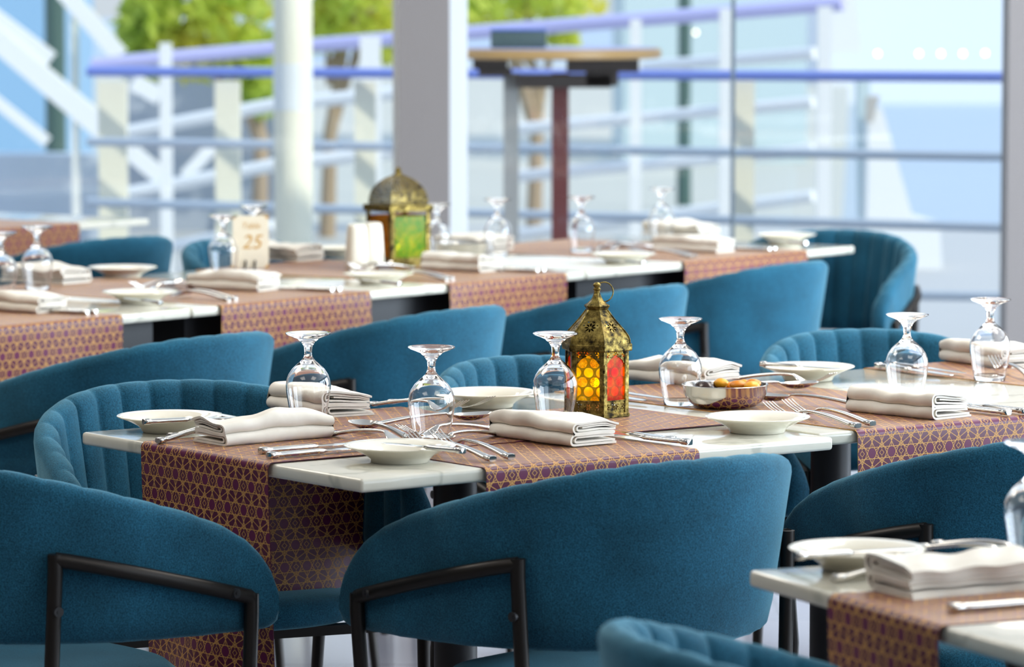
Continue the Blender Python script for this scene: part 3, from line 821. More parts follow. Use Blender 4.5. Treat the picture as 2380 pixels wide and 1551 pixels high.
# second row cutlery in table coordinates
c2 = [L2[0] - .24, (L2[1] + L2[2]) / 2, (L2[3] + L2[4]) / 2, (L2[6] + L2[7]) / 2]
nm2 = ['leftmost', 'second', 'third', 'rightmost']
for k, cx in enumerate(c2):
    w = nm2[k] + ' front seat of second row'
    for dx, q in ((-.170, 'outer'), (-.135, 'inner')):
        spawn(FORK, 'steel %s fork at %s, blurred' % (q, w), F2.p(cx + dx, .05 + .01 * (dx > -.14), Z1 + .0003), R(A2 - 2), G_F)
    for dx, q in ((.183, 'inner'), (.210, 'outer')):
        spawn(KNIFE, 'steel %s knife at %s, blurred' % (q, w), F2.p(cx + dx, .04, Z1 + .0003), R(A2 + 2), G_K)
    spawn(SPOON, 'steel dessert spoon at %s, blurred' % w, F2.p(cx - .09, .42, Z1 + .0003), R(A2 - 80), G_S)
    spawn(FORK, 'steel dessert fork at %s, blurred' % w, F2.p(cx + .10, .37, Z1 + .0003), R(A2 + 82), G_F)
    pl = [(325, 704), (880, 660), (1448, 612), (1826, 566)][k]
    P = at(pl[0], pl[1], .75 + .0268)
    spawn(BKNIFE, 'blurred butter knife on the bread plate at %s' % w, P + Vector((.05, -.06, 0)), R(A2 - 20), G_B)
# foreground cutlery
lay(FORK, (2140, 1279), (2270, 1299), 'steel fork beyond the foreground napkin', Z1 + .0003, group=G_F)
lay(FORK, (2172, 1271), (2300, 1291), 'second steel fork beyond the foreground napkin', Z1 + .0003, group=G_F)
lay(KNIFE, (2206, 1424), (2460, 1404), 'blurred steel knife nearest the camera at lower right', Z1 + .0003, group=G_K)
lay(FORK, (1935, 1352), (2100, 1340), 'blurred steel fork under the foreground plate rim', Z1 + .0003, group=G_F)

# bowl of dates ------------------------------------------------------
bp = at(1685, 947, Z1 + .0002)
bowl = MB().lathe([(0, .0006), (.040, .0), (.052, .003), (.063, .011), (.0705, .024), (.0728, .0385), (.0738, .0395), (.0728, .0402), (.0716, .0388), (.0690, .0245), (.0615, .0122), (.0510, .0045), (.040, .0016), (0, .0018)], 56).build('steel_bowl', STEEL, angle=60, loc=bp)
tag(bowl, 'shallow steel bowl holding dates and dried apricots', 'bowl')
def blob(name, mat, sx, sy, sz, wr, seed):
    rnd = random.Random(seed); mb = MB(); rs = []; ph = [rnd.random() * 6 for _ in range(5)]
    for i in range(1, 12):
        t = pi * i / 12; r = []
        for j in range(20):
            a = 2 * pi * j / 20
            d = 1 + wr * (sin(5 * a + ph[0] + 2 * t) * .5 + sin(9 * a + ph[1] - 5 * t) * .3 + sin(7 * t + ph[2] + 2 * a) * .5)
            r.append((sx * sin(t) * cos(a) * d, sy * cos(t) * (1 + .3 * wr * sin(3 * a + ph[3])), sz * sin(t) * sin(a) * d))
        rs.append(r)
    return mb.rings(rs).build(name, mat, angle=80)
DT = tag(blob('date_fruit', DATE, .0135, .022, .0125, .10, 4), cat='date'); AP = tag(blob('dried_apricot', APRI, .0125, .0145, .0085, .06, 9), cat='apricot'); AP2 = tag(blob('dried_apricot', APRI2, .0135, .015, .0085, .08, 13), cat='apricot')
for k, (dx, dy, dz, rz, lb) in enumerate(((-.036, -.012, .0335, .6, 'large wrinkled date at left rim of the steel bowl'), (-.030, .018, .030, 1.4, 'date at the back left in steel bowl'), (-.006, -.030, .0245, 1.2, 'dark date at front middle of the steel bowl'),
        (-.012, .004, .020, 2.0, 'date in the middle of steel bowl beneath others'), (.024, -.034, .022, 1.7, 'date beside the front rim of steel bowl'))):
    spawn(DT, lb, bp + Vector((dx, dy, dz)), rz, 'dates in the steel bowl')
for k, (p_, dx, dy, dz, rz, lb) in enumerate(((AP, -.006, .014, .0395, .4, 'yellow apricot left of centre in the steel bowl'), (AP2, .022, -.006, .0385, 1.2, 'orange apricot at centre of steel bowl'), (AP, .044, -.020, .0380, 2.1, 'bright yellow apricot at right front of steel bowl'),
        (AP2, .048, .006, .0395, .3, 'orange apricot at the right rim of steel bowl'), (AP, .034, .028, .0360, 1.0, 'yellow apricot at back right in steel bowl'), (AP2, .012, .034, .032, 2.5, 'orange apricot at the back of steel bowl'))):
    spawn(p_, lb, bp + Vector((dx, dy, dz)), rz, 'apricots in the steel bowl')
b2 = copy_tree(bowl); b2.location = at(1072, 598, Z1 + .0002); b2['label'] = 'blurred steel bowl behind napkin right of domed lantern'

# lanterns -----------------------------------------------------------
def lantern(name, n, Rb, zb, eave, dome, neck, finial, panes, label, loc, rz, pane_lo, pane_hi, arch, ringr, pierce_roof, group='brass lanterns on tables'):
    root = empty(name, label, 'lantern', loc, rz, group)
    cor = lambda r, z, k: (r * cos(2 * pi * k / n), r * sin(2 * pi * k / n), z)
    poly = lambda r, z: [cor(r, z, k) for k in range(n)]
    ap = Rb * cos(pi / n)
    MB().rings([poly(Rb * 1.0, 0), poly(Rb * 1.03, .001), poly(Rb * 1.03, .006), poly(Rb * .98, .008), poly(Rb * .9, .008)]).build('base', BRASS, root, smooth=False)
    pw = Rb * .10
    for k in range(n):
        a = 2 * pi * k / n; mb = MB()
        c0 = Vector((Rb * cos(a), Rb * sin(a), 0))
        for sgn in (1, -1):
            am = a + sgn * pi / n; tdir = Vector((-sin(am), cos(am), 0)) * sgn; nd = Vector((cos(am), sin(am), 0))
            q0, q1 = c0, c0 + tdir * pw * 1.35
            mb.rings([[q0 + Vector((0, 0, z)), q1 + Vector((0, 0, z)), q1 - nd * .0022 + Vector((0, 0, z)), q0 - nd * .0022 + Vector((0, 0, z))] for z in (.006, zb)])
        mb.build('corner_post', BRASS, root, smooth=False)
    side = 2 * Rb * sin(pi / n); hw = side / 2 - pw * 1.2
    for k in range(n):
        am = 2 * pi * (k + .5) / n; nd = Vector((cos(am), sin(am), 0)); td = Vector((-sin(am), cos(am), 0))
        def P(x, z, off): q = nd * (ap - off) + td * x; return (q.x, q.y, z)
        def quad_panel(mb, pts, off, th=.0008, cz=0):
            b = len(mb.v); m_ = len(pts)
            mb.v += [P(x, z, off) for x, z in pts] + [P(x, z, off + th) for x, z in pts]
            mb.face([b + i for i in range(m_)], 0, [(x, z - cz) for x, z in pts])
            mb.face([b + m_ + i for i in range(m_)][::-1], 0, [(x, z - cz) for x, z in pts][::-1])
            for i in range(m_):
                j = (i + 1) % m_; mb.face([b + i, b + m_ + i, b + m_ + j, b + j], 0, [(.5, .5)] * 4)
        g = MB(); quad_panel(g, [(-hw, pane_lo - .002), (hw, pane_lo - .002), (hw, pane_hi), (-hw, pane_hi)], .0035, .0016, pane_lo)
        g.build('glass_pane', panes[k % len(panes)], root, smooth=False, recalc=True)
        lo = MB(); quad_panel(lo, [(-hw, .008), (hw, .008), (hw, pane_lo), (-hw, pane_lo)], .0018, .0008, (.008 + pane_lo) / 2); lo.build('pierced_panel', PIERCE_L, root, smooth=False, recalc=False)
        if arch:
            up = MB(); quad_panel(up, [(-hw, zb), (-hw, pane_hi - arch), (-hw * .62, pane_hi - arch * .45), (0, pane_hi - arch * .02), (0, zb)], .0018, .0008, (zb + pane_hi - arch * .3) / 2)
            quad_panel(up, [(0, zb), (0, pane_hi - arch * .02), (hw * .62, pane_hi - arch * .45), (hw, pane_hi - arch), (hw, zb)], .0018, .0008, (zb + pane_hi - arch * .3) / 2)
            up.build('pierced_panel', PIERCE_L, root, smooth=False, recalc=False)
        # slim moulding round the pane
        fm = MB()
        for x in (-hw, hw): fm.tube([P(x, .008, .0014), P(x, zb, .0014)], .0011, 6)
        fm.tube([P(-hw, pane_lo, .0012), P(hw, pane_lo, .0012)], .0012, 6); fm.build('pane_moulding', BRASS, root)
    e0, e1, er = eave
    MB().rings([poly(Rb, e0), poly(er, e0), poly(er * 1.015, e0 + .002), poly(er * 1.015, e1 - .002), poly(er, e1), poly(Rb * .9, e1)]).build('eave_band', BRASS, root, smooth=False)
    rm = MB()
    sl = [0]
    for (r_, z_), (r2_, z2_) in zip(dome, dome[1:]): sl.append(sl[-1] + math.hypot(r2_ - r_, z2_ - z_))
    mid = sl[-1] * .47
    for k in range(n):
        for i in range(len(dome) - 1):
            (r0, z0), (r1, z1_) = dome[i], dome[i + 1]
            w0, w1 = r0 * sin(pi / n), r1 * sin(pi / n)
            sub = 4
            b = len(rm.v)
            for sft in (0, .0009):
                for (r_, z_) in ((r0, z0), (r1, z1_)):
                    for q in (0, 1): x_, y_, zz = cor(r_ - sft, z_, k + q); rm.v.append((x_, y_, zz))
            uv = [(-w0, sl[i] - mid), (w0, sl[i] - mid), (w1, sl[i + 1] - mid), (-w1, sl[i + 1] - mid)]
            rm.face([b, b + 1, b + 3, b + 2], 0, uv); rm.face([b + 4, b + 6, b + 7, b + 5], 0, [uv[0], uv[3], uv[2], uv[1]])
    rm.build('dome_roof', pierce_roof, root, smooth=False, recalc=False)
    rb = MB()
    for k in range(n): rb.tube([cor(r_ + .0004, z_, k) for r_, z_ in dome], .0011, 6)
    rb.build('roof_rib', BRASS, root)
    MB().rings([poly(r_, z_) for r_, z_ in neck]).build('neck_cap', BRASS, root, smooth=False)
    MB().lathe(finial, 20).build('finial', BRASS, root)
    if ringr:
        zf = finial[-1][1] - .006; pts = []
        for k in range(25):
            a = 2 * pi * k / 24; pts.append((0, ringr - ringr * cos(a), ringr * sin(a)))
        tl = Matrix.Rotation(R(-42), 3, 'X'); spin = Matrix.Rotation(-rz - R(70), 3, 'Z')
        MB().tube([spin @ (tl @ Vector(p)) + Vector((0, 0, zf)) for p in pts], .0011, 8).build('ring', BRASS, root)
    return root
lp = at(1387, 966, Z2 + .0002)
LZ = R(-79)
Rb = .0555
LAN = lantern('brass_lantern', 6, Rb, .110, (.110, .122, .0605),
    [(.0575, .122), (.0570, .128), (.0545, .134), (.0490, .1415), (.0410, .150), (.0320, .1595), (.0250, .168), (.0185, .1765)],
    [(.0175, .1755), (.0185, .177), (.0215, .1815), (.0225, .183), (.0215, .1845), (.0165, .1875), (.0115, .192), (.0080, .1975), (.0058, .2035), (.0045, .206)],
    [(0, .203), (.0055, .205), (.0045, .207), (.0062, .2095), (.0064, .2115), (.0045, .2135), (.0045, .2140), (.0066, .2165), (.0066, .2185), (.0040, .2215), (0, .2225)],
    [REDG, AMBER, AMBER, REDG, REDG, AMBER], 'small antique brass lantern with glowing amber and red glass', lp, LZ, .028, .104, .017, .0165, PIERCE_F)
for z in (.048, .082):
    a = 0; q = Vector(((Rb + .002) * cos(a), (Rb + .002) * sin(a), z))
    MB().tube([q - Vector((0, 0, .007)), q + Vector((0, 0, .007))], .0026, 10).build('hinge', BRASS, LAN)
def candle(loc, label, s=1):
    r = empty('candle', label, 'candle', loc, 0, 'candles inside lanterns')
    MB().lathe([(0, 0), (.017 * s, 0), (.017 * s, .034 * s), (.014 * s, .036 * s), (0, .033 * s)], 24).build('wax', WAX, r)
    MB().lathe([(0, .0345 * s), (.0035 * s, .039 * s), (.0045 * s, .044 * s), (.003 * s, .052 * s), (0, .060 * s)], 14).build('flame', FLAME, r)
    l = bpy.data.lights.new('candle_glow', 'POINT'); l.energy = .26 * s * s; l.color = (1, .80, .42); l.shadow_soft_size = .008
    o = bpy.data.objects.new('candle_glow', l); C.objects.link(o); o.location = Vector(loc) + Vector((0, 0, .055 * s))
candle(lp + Vector((0, 0, .0085)), 'candle burning inside the small brass lantern')
l2 = at(926, 615, Z1 + .0002)
BIG = lantern('brass_lantern', 4, .084, .150, (.150, .168, .091),
    [(.076, .168), (.077, .178), (.0745, .192), (.0685, .207), (.059, .220), (.047, .231), (.033, .240), (.017, .247), (.010, .2495)],
    [(.012, .248), (.013, .250), (.010, .253), (.006, .258)],
    [(0, .255), (.0065, .257), (.0085, .262), (.0065, .267), (.004, .270), (0, .272)],
    [GREENG, OCHREG, OCHREG, OCHREG], 'large domed brass lantern with green and amber glass, second row', l2, R(-101), .022, .138, 0, 0, PIERCE_N)
BIG.scale.z = .92
candle(l2 + Vector((0, 0, .0085)), 'candle inside the large domed lantern', .8)

# shakers ------------------------------------------------------------
def shaker(name, px, label, rz):
    mb = MB(); rs = []
    for w, z in ((.020, 0), (.0262, .001), (.0275, .004), (.0272, .02), (.0235, .090), (.0220, .106), (.0205, .1115), (.0165, .1145), (.009, .1155)):
        rs.append([(w * math.copysign(abs(cos(2 * pi * j / 28)) ** .55, cos(2 * pi * j / 28)), w * math.copysign(abs(sin(2 * pi * j / 28)) ** .55, sin(2 * pi * j / 28)), z) for j in range(28)])
    o = mb.rings(rs).build(name, CERAMIC, angle=50, loc=at(px[0], px[1], Z1 + .0002)); o.rotation_euler.z = rz
    return tag(o, label, 'shaker', 'salt and pepper shakers')
shaker('salt_shaker', (829, 626), 'white tapered shaker, left of the pair before domed lantern', R(20))
shaker('pepper_shaker', (866, 622), 'white tapered shaker, right of the pair before domed lantern', R(20))
# number card --------------------------------------------------------
cp = at(583, 629, Z1 + .0002)
cd = empty('table_number_card', 'cream table number card reading 25 between two goblets', 'card', cp, R(4))
MB().box((-.045, -.0008, .006), (.045, .0008, .138)).build('card', CARDM, cd, smooth=False)
def text(body, size, x, z, parent, name, mat, shear=.25):
    cu = bpy.data.curves.new(name, 'FONT'); cu.body = body; cu.size = size; cu.align_x = 'CENTER'; cu.align_y = 'CENTER'; cu.shear = shear; cu.extrude = .0002
    cu.materials.append(mat); o = bpy.data.objects.new(name, cu); C.objects.link(o); bpy.context.view_layer.update()
    me = bpy.data.meshes.new_from_object(o.evaluated_get(bpy.context.evaluated_depsgraph_get())); bpy.data.objects.remove(o); me.name = name
    o = bpy.data.objects.new(name, me); C.objects.link(o); o.parent = parent; o.location = (x, -.0011, z); o.rotation_euler.x = pi / 2; return o
text('25', .050, .002, .070, cd, 'number', GOLDINK); text('Table', .021, 0, .112, cd, 'word', GOLDINK)
cn = MB()
for sx_ in (-1, 1):
    for z0, z1 in ((.007, .017), (.127, .137)):
        cn.v += [(sx_ * .0448, -.0010, z0), (sx_ * .0448, -.0010, z1), (sx_ * .033, -.0010, z0 if z0 < .05 else z1)]; b = len(cn.v); cn.face((b - 3, b - 2, b - 1))
        cn.v += [(sx_ * .0448, -.0012, z0), (sx_ * .0448, -.0012, z1), (sx_ * .033, -.0012, z0 if z0 < .05 else z1)]; b = len(cn.v); cn.face((b - 3, b - 2, b - 1))
cn.build('corner_ornament', GOLDINK, cd, smooth=False, recalc=False)
hd = MB()
for x in (-.016, .008): hd.tube([(x, -.012, .001), (x + .002, -.003, .012), (x + .003, -.002, .026)], .0024, 8)
hd.box((-.024, -.016, 0), (.018, .010, .003)); hd.build('holder', BLACK, cd)

# ================================================================== OUTSIDE
tag(MB().box((-9, WY + .2, -.12), (9, 25, 0)).build('ground', DECK, smooth=False), kind='structure')
m = M('harbour_water'); m.set(Base_Color=(.40, .50, .62), Roughness=.5, Specular_IOR_Level=.5)
nz = m.noise(m.coord('Object', (.25, 1.2, 1)), 2, 3); m.bump(nz, .12, .05)
tag(MB().box((-80, 25, -.4), (80, 200, -.3)).build('water', m.m, smooth=False), kind='structure')

def bar(mb, a, b, r, sq=False):
    if sq:
        a, b = Vector(a), Vector(b); t = (b - a).normalized(); x = t.cross(Vector((0, 1, 0))); x = x.normalized() if x.length > .1 else Vector((1, 0, 0)); y = t.cross(x)
        mb.rings([[p + x * r + y * r, p - x * r + y * r, p - x * r - y * r, p + x * r - y * r] for p in (a, b)])
    else: mb.tube([a, b], r, 12)
    return mb
pm = MB(); zz = -.02
tag(pm.rings([[(-40, 25, z), (2.0, 25, z), (6.2, 75, z), (-60, 75, z)] for z in (-.4, zz)]).build('ground_2', plain('pale_promenade', (.56, .55, .49), .7), smooth=False), kind='structure')
# straight railing close to the window
rl = empty('deck_railing', 'white post railing with blue handrail just outside the window', 'railing', dep(1190, 500, 16.5).to_2d().to_3d())
ro = rl.location
def rel(u, v, y, o): return dep(u, v, y) - o
bar(MB(), rel(205, 166, 17.4, ro), rel(2450, 180, 16.0, ro), .021).build('handrail', RAILB, rl).__setitem__('label', 'blue handrail')
for v0, v1 in ((329, 366), (470, 532), (655, 692)):
    bar(MB(), rel(205, v0, 17.4, ro), rel(2450, v1, 16.0, ro), .019).build('rail', RAILG, rl)
for u, w, y in ((259, 33, 17.45), (527, 29, 17.3), (848, 25, 17.0), (1728, 27, 16.5)):
    t_ = dep(u, 178, y) - ro; wd = w * y / FPX
    MB().box((t_.x - wd, t_.y - .03 + .05, -ro.z), (t_.x + wd, t_.y + .09, t_.z - .02)).build('post', WHITEP, rl, smooth=False)
# sloping ramp railing behind it
rp = empty('ramp_railing', 'white sloping ramp railing with lavender handrail behind the straight railing', 'railing', dep(1190, 500, 20).to_2d().to_3d()); ro = rp.location
bar(MB(), rel(215, 150, 20.5, ro), rel(640, 112, 20.3, ro), .035).build('handrail', RAILP, rp)
bar(MB(), rel(640, 112, 20.3, ro), rel(1960, 8, 19.0, ro), .035).build('handrail', RAILP, rp)
for pts in (((270, 312), (640, 243), (940, 214), (1210, 293), ), ((270, 455), (640, 383), (940, 350))):
    mb = MB(); mb.tube([rel(u, v, 20.3 - (u - 270) / 1700 * 1.3, ro) for u, v in pts[:3]], .034, 12); mb.build('rail', WHITEB, rp)
for a, b in (((400, 575), (640, 522)), ((1200, 300), (1890, 238)), ((1200, 410), (1890, 348)), ((1480, 156), (1895, 124)), ((1200, 545), (1890, 456))):
    bar(MB(), rel(a[0], a[1], 20, ro), rel(b[0], b[1], 19.2, ro), .030).build('rail', WHITEB, rp)
for u, v0, w in ((383, 100, 13), (860, 85, 24), (1478, 45, 13), (1690, 20, 16), (1918, 15, 16)):
    y = 19.6 - (u - 270) / 1700; p_ = dep(u, v0, y) - ro
    MB().box((p_.x - w * y / FPX, p_.y, -ro.z), (p_.x + w * y / FPX, p_.y + .08, p_.z)).build('post', WHITEB, rp, smooth=False)
# round white pole
pp = dep(682, 400, 15.8); pp.z = 0
wp = empty('round_pole', 'round white pole outside the window left of the grey column', 'pole', pp)
MB().lathe([(0, 0), (.075, 0), (.075, 3.6), (0, 3.6)], 32).build('shaft', WHITEP, wp)
MB().lathe([(.0752, .98), (.0762, .98), (.0762, 1.16), (.0752, 1.16), (.0752, .98)], 32).build('shade_band', FRAMEW, wp)  # added ring; its cooler white stands in for shade across the pole
# high bar table
tp = dep(1285, 130, 14.9); tp.z = 0
bt = empty('bar_table', 'high outdoor bar table with wooden rim seen through the window', 'table', tp)
zt = dep(1285, 112, 14.9).z
MB().lathe([(0, zt - .036), (.385, zt - .036), (.395, zt - .03), (.395, zt - .006), (.385, zt), (0, zt)], 48).build('tabletop', WOOD, bt)
MB().lathe([(0, zt), (.380, zt), (.380, zt + .003), (0, zt + .003)], 48).build('top_surface', RAILP, bt)
br = MB()
for x0_, x1_, z0_, z1_ in ((-.29, -.165, -.075, -.037), (-.27, -.15, -.10, -.07), (-.13, .21, -.142, -.095), (.05, .31, -.085, -.037), (.12, .235, -.135, -.08)):
    br.box((x0_, -.10, zt + z0_), (x1_, .06, zt + z1_))
br.build('bracket', DARKB, bt, smooth=False)
for u, w, mt in ((1188, 18, GREYP), (1302, 20, REDB)):
    p_ = dep(u, 300, 14.9); ww_ = w * 14.9 / FPX
    MB().box((p_.x - tp.x - ww_, -.03, 0), (p_.x - tp.x + ww_, .03, zt - .09)).build('leg', mt, bt, smooth=False)
ab = dep(1205, 112, 14.8)
asht = empty('ashtray_box', 'dark green square box standing on the outdoor bar table', 'box', (ab.x, 14.85, zt + .003))
MB().box((-.10, -.08, 0), (.10, .08, .062)).build('body', plain('green_metal', (.10, .15, .13), .5), asht, bevel=.006)
MB().box((-.102, -.082, .062), (.102, .082, .070)).build('rim', RAILB, asht, bevel=.002)
# lamp posts
for u, y, w, h, lb in ((130, 26, 24, 5, 'dark green lamp post at far left outdoors'), (1590, 27, 15, 5, 'slim green post outdoors behind the ramp')):
    p_ = dep(u, 300, y); o = empty('lamp_post', lb, 'post', (p_.x, y, 0)); r_ = w * y / FPX
    MB().lathe([(0, 0), (r_ * 1.15, 0), (r_ * 1.1, .25), (r_, .35), (r_, h), (0, h)], 20).build('shaft', GREENP, o)
# stairs / braces at far left
st = empty('outdoor_staircase', 'white diagonal stair beams in front of blue glass at upper left', 'staircase', dep(150, 300, 22).to_2d().to_3d()); ro = st.location
for a, b, w in (((60, -120), (280, 130), .045), ((-40, 20), (118, 140), .045), ((-40, 62), (240, 300), .06), ((-60, 195), (110, 330), .03), ((150, 225), (385, 420), .045), ((310, 190), (372, 225), .045), ((500, 335), (430, 410), .035)):
    bar(MB(), rel(a[0], a[1], 22, ro), rel(b[0], b[1], 22, ro), w, True).build('beam', WHITEB, st, smooth=False)
MB().box(tuple(rel(168, -60, 22.5, ro)), tuple(rel(182, 520, 22.8, ro))).build('upright', WHITEB, st, smooth=False)
def facade(name, label, u0, u1, v0, v1, y, mat, th=1.0, zlow=None):
    a, b = dep(u0, v1, y), dep(u1, v0, y); zl = a.z if zlow is None else zlow
    return tag(MB().box((a.x, y, zl), (b.x, y + th, b.z)).build(name, mat, smooth=False), label, 'building')
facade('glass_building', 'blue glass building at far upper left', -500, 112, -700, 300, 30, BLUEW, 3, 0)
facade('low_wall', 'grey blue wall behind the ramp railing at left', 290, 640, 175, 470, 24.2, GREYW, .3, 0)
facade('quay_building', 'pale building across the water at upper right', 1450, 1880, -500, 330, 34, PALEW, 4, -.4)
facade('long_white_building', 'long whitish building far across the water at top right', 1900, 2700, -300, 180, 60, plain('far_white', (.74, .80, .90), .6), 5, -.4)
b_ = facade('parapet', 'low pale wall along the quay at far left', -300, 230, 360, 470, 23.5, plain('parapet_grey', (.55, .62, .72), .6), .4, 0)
# A shaped white pylon
py = empty('white_pylon', 'white tapering pylon outdoors near the right column', 'pylon', dep(2060, 500, 21).to_2d().to_3d()); ro = py.location
def slab(pts, y, th, mat, name, par):
    P_ = [rel(u, v, y, ro) for u, v in pts]; mb = MB()
    mb.rings([P_, [p + Vector((0, th, 0)) for p in P_]]); return mb.build(name, mat, par, smooth=False)
slab([(1888, -60), (1985, -60), (2003, 122), (1925, 122), (1918, 20)], 21, .25, WHITEB, 'upper_fin', py)
slab([(2020, 262), (2050, 250), (2120, 500), (2185, 520), (2190, 626), (2012, 626)], 21, .25, WHITEB, 'lower_fin', py)
slab([(1995, 190), (2022, 190), (2030, 515), (2000, 515)], 21.3, .2, PALEW, 'strut', py)
slab([(2015, 225), (2045, 222), (2028, 285), (2012, 285)], 20.9, .08, GREYP, 'joint', py)
# trees
def tree(label, u, y, crown, trunk_u, n, seed, size):
    rnd = random.Random(seed); b0 = dep(trunk_u, 400, y); root = empty('leafy_tree', label, 'tree', (b0.x, y, -.0), 0, 'trees outside')
    fm = MB()
    for k in range(n):
        cu, cv, ru, rv, ry = crown[rnd.randrange(len(crown))]
        while True:
            a, b, c_ = rnd.uniform(-1, 1), rnd.uniform(-1, 1), rnd.uniform(-1, 1)
            if a * a + b * b + c_ * c_ < 1: break
        p = dep(cu + a * ru, cv + b * rv, y + c_ * ry) - root.location
        s_ = size * rnd.uniform(.6, 1.3); d1 = Vector((rnd.uniform(-1, 1), rnd.uniform(-1, 1), rnd.uniform(-1, 1))).normalized(); d2 = d1.cross(Vector((rnd.uniform(-1, 1), rnd.uniform(-1, 1), 1))).normalized()
        i0 = len(fm.v); fm.v += [p - d1 * s_, p + d2 * s_ * .45, p + d1 * s_, p - d2 * s_ * .45]; fm.face((i0, i0 + 1, i0 + 2, i0 + 3))
    fm.build('foliage', LEAF, root, smooth=False, recalc=False)
    top = dep(crown[0][0], crown[0][1], y) - root.location
    tm = MB(); tm.tube([(0, 0, 0), (.02, 0, top.z * .45), (top.x * .5, 0, top.z * .8), tuple(top)], [.05, .04, .03, .015], 10)
    for k in range(5):
        c_ = crown[k % len(crown)]; e_ = dep(c_[0] + rnd.uniform(-40, 40), c_[1] - 20, y) - root.location
        tm.tube([(.02, 0, top.z * (.4 + .08 * k)), tuple(Vector((.02, 0, top.z * .5)).lerp(e_, .6)), tuple(e_)], [.025, .016, .008], 8)
    tm.build('trunk', BARK, root); return root
tree('leafy yellow green tree outside, left of the round white pole', 500, 22.5, [(450, 0, 170, 110, .5), (560, 20, 160, 120, .5), (350, 50, 80, 70, .4), (440, -120, 220, 90, .6), (600, 180, 45, 100, .3), (400, 130, 120, 60, .3), (340, 90, 60, 50, .3), (560, 120, 80, 60, .4)], 600, 2600, 3, .068)
tree('leafy yellow green tree outside between pole and grey column', 830, 23.7, [(840, 0, 110, 110, .5), (800, -80, 150, 90, .5), (890, 90, 50, 50, .3), (760, 60, 50, 60, .3)], 760, 1700, 5, .068)
tree('sparse leafy tree outside right of the grey column', 1220, 23.6, [(1150, 10, 100, 60, .5), (1300, 0, 110, 55, .5), (1220, -80, 200, 60, .5), (1310, 90, 30, 25, .2)], 1240, 1100, 8, .06)
# glowing dots added outdoors, imitating indoor lamps mirrored in the window glass
REFL_DOT = MB().lathe([(0, -.011), (.008, -.008), (.011, 0), (.008, .008), (.004, .013), (0, .014)], 14).build('lamp_reflection', mat_emit('reflection_glow', (1, .84, .58), 8)); tag(REFL_DOT, cat='lamp reflection')
for u, v, lb in ((1518, 50, 'warm dot imitating a lamp reflection, left of the slim green post'), (1617, 76, 'warm dot imitating a lamp reflection, right of the slim green post'), (2040, 125, 'leftmost warm dot imitating a lamp reflection, in the row near right column'),
                 (2136, 125, 'second warm dot imitating a lamp reflection, in the row near right column'), (2187, 125, 'middle warm dot imitating a lamp reflection, in the row near right column'), (2238, 125, 'fourth warm dot imitating a lamp reflection, in the row near right column'), (2290, 124, 'rightmost and brightest warm dot imitating a lamp reflection, near right column')):
    spawn(REFL_DOT, lb, dep(u, v, 33.5 if u < 1900 else 30), 0, 'imitated lamp reflections')

# ================================================================== LIGHT
w = bpy.data.worlds.new('sky'); bpy.context.scene.world = w; w.use_nodes = True
nt = w.node_tree; bg = nt.nodes['Background']
tc = nt.nodes.new('ShaderNodeTexCoord'); sp = nt.nodes.new('ShaderNodeSeparateXYZ'); nt.links.new(tc.outputs['Generated'], sp.inputs[0])
rp_ = nt.nodes.new('ShaderNodeValToRGB'); e = rp_.color_ramp.elements
e[0].position = .0; e[0].color = (.86, .93, 1, 1); e[1].position = .75; e[1].color = (.45, .64, .92, 1)
e2 = e.new(.22); e2.color = (.80, .88, 1, 1)
mr = nt.nodes.new('ShaderNodeMapRange'); mr.interpolation_type = 'SMOOTHSTEP'
mr.inputs['From Min'].default_value = .02; mr.inputs['From Max'].default_value = .14; mr.inputs['To Min'].default_value = .85; mr.inputs['To Max'].default_value = 1.4
nt.links.new(sp.outputs['Z'], mr.inputs[0]); nt.links.new(mr.outputs[0], bg.inputs[1])
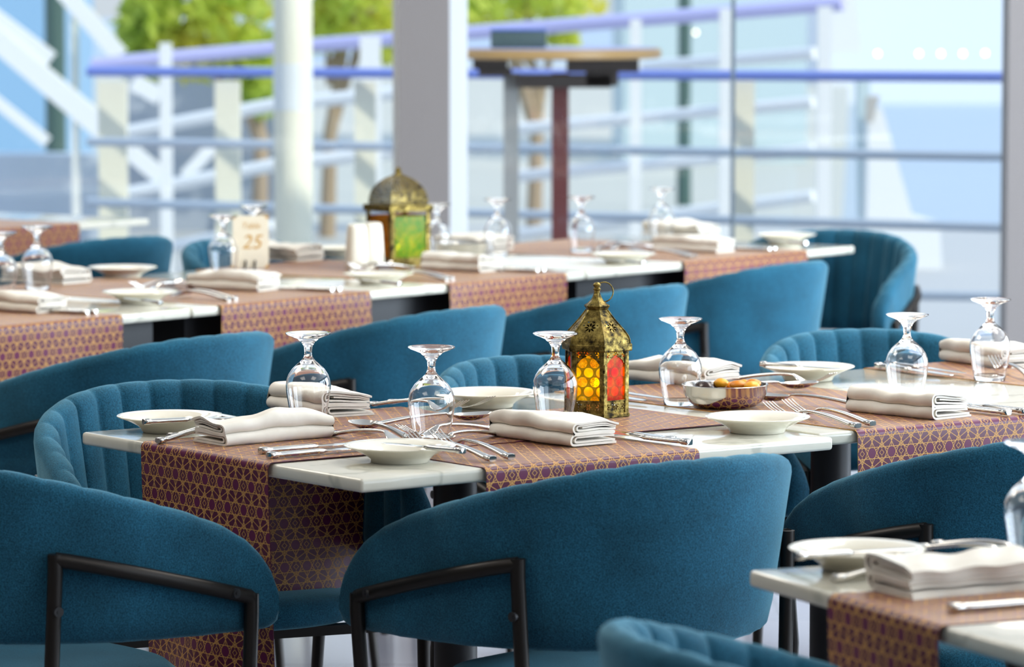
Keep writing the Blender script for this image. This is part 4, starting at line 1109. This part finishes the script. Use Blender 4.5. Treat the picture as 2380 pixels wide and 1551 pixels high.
nt.links.new(sp.outputs['Z'], rp_.inputs[0]); nt.links.new(rp_.outputs[0], bg.inputs[0]); bg.inputs[1].default_value = 1.15
sun = bpy.data.lights.new('sun', 'SUN'); sun.energy = 3.3; sun.color = (1, .93, .74); sun.angle = R(1)
so = bpy.data.objects.new('sun', sun); C.objects.link(so); so.rotation_euler = Vector((.66, -.47, .585)).to_track_quat('Z', 'Y').to_euler()
def area(name, loc, rot, sx_, sy_, e_, col):
    l = bpy.data.lights.new(name, 'AREA'); l.shape = 'RECTANGLE'; l.size = sx_; l.size_y = sy_; l.energy = e_; l.color = col
    o = bpy.data.objects.new(name, l); C.objects.link(o); o.location = loc; o.rotation_euler = rot; return o
# ceiling lamps of the room
for i, (x, y, e_) in enumerate(((-2.0, 4.0, 24), (1.5, 4.2, 28), (-2.2, 7.6, 55), (1.6, 7.8, 60), (-1.8, 11.6, 40), (1.8, 11.6, 40))):
    area('ceiling_lamp', (x, y, 3.05), (0, 0, 0), 1.5, 1.5, e_, (1, .93, .82))
# daylight of the tall east windows
for y, e_ in ((2.3, 60), (6.0, 200), (9.7, 400)): area('east_window_light', (4.95, y, 1.5), (0, R(90), 0), 2.2, 3.3, e_, (.74, .87, 1))

# ================================================================== CAMERA
cam = bpy.data.cameras.new('camera'); co = bpy.data.objects.new('camera', cam); C.objects.link(co)
cam.sensor_width = 36; cam.lens = FPX / 2380 * 36; cam.clip_end = 400; cam.clip_start = .1
co.location = (0, 0, ZC); co.rotation_euler = (pi / 2 - PITCH, 0, 0)
cam.dof.use_dof = True; cam.dof.focus_distance = 6.55; cam.dof.aperture_fstop = 6.4
sc = bpy.context.scene; sc.camera = co
sc.view_settings.view_transform = 'Standard'; sc.view_settings.look = 'None'; sc.view_settings.gamma = 1; sc.view_settings.exposure = 0; sc.view_settings.use_curve_mapping = False
sc.cycles.use_denoising = True
sc.cycles.max_bounces = 12; sc.cycles.transmission_bounces = 10; sc.cycles.glossy_bounces = 5; sc.cycles.diffuse_bounces = 4; sc.cycles.transparent_max_bounces = 12
sc.cycles.sample_clamp_indirect = 8
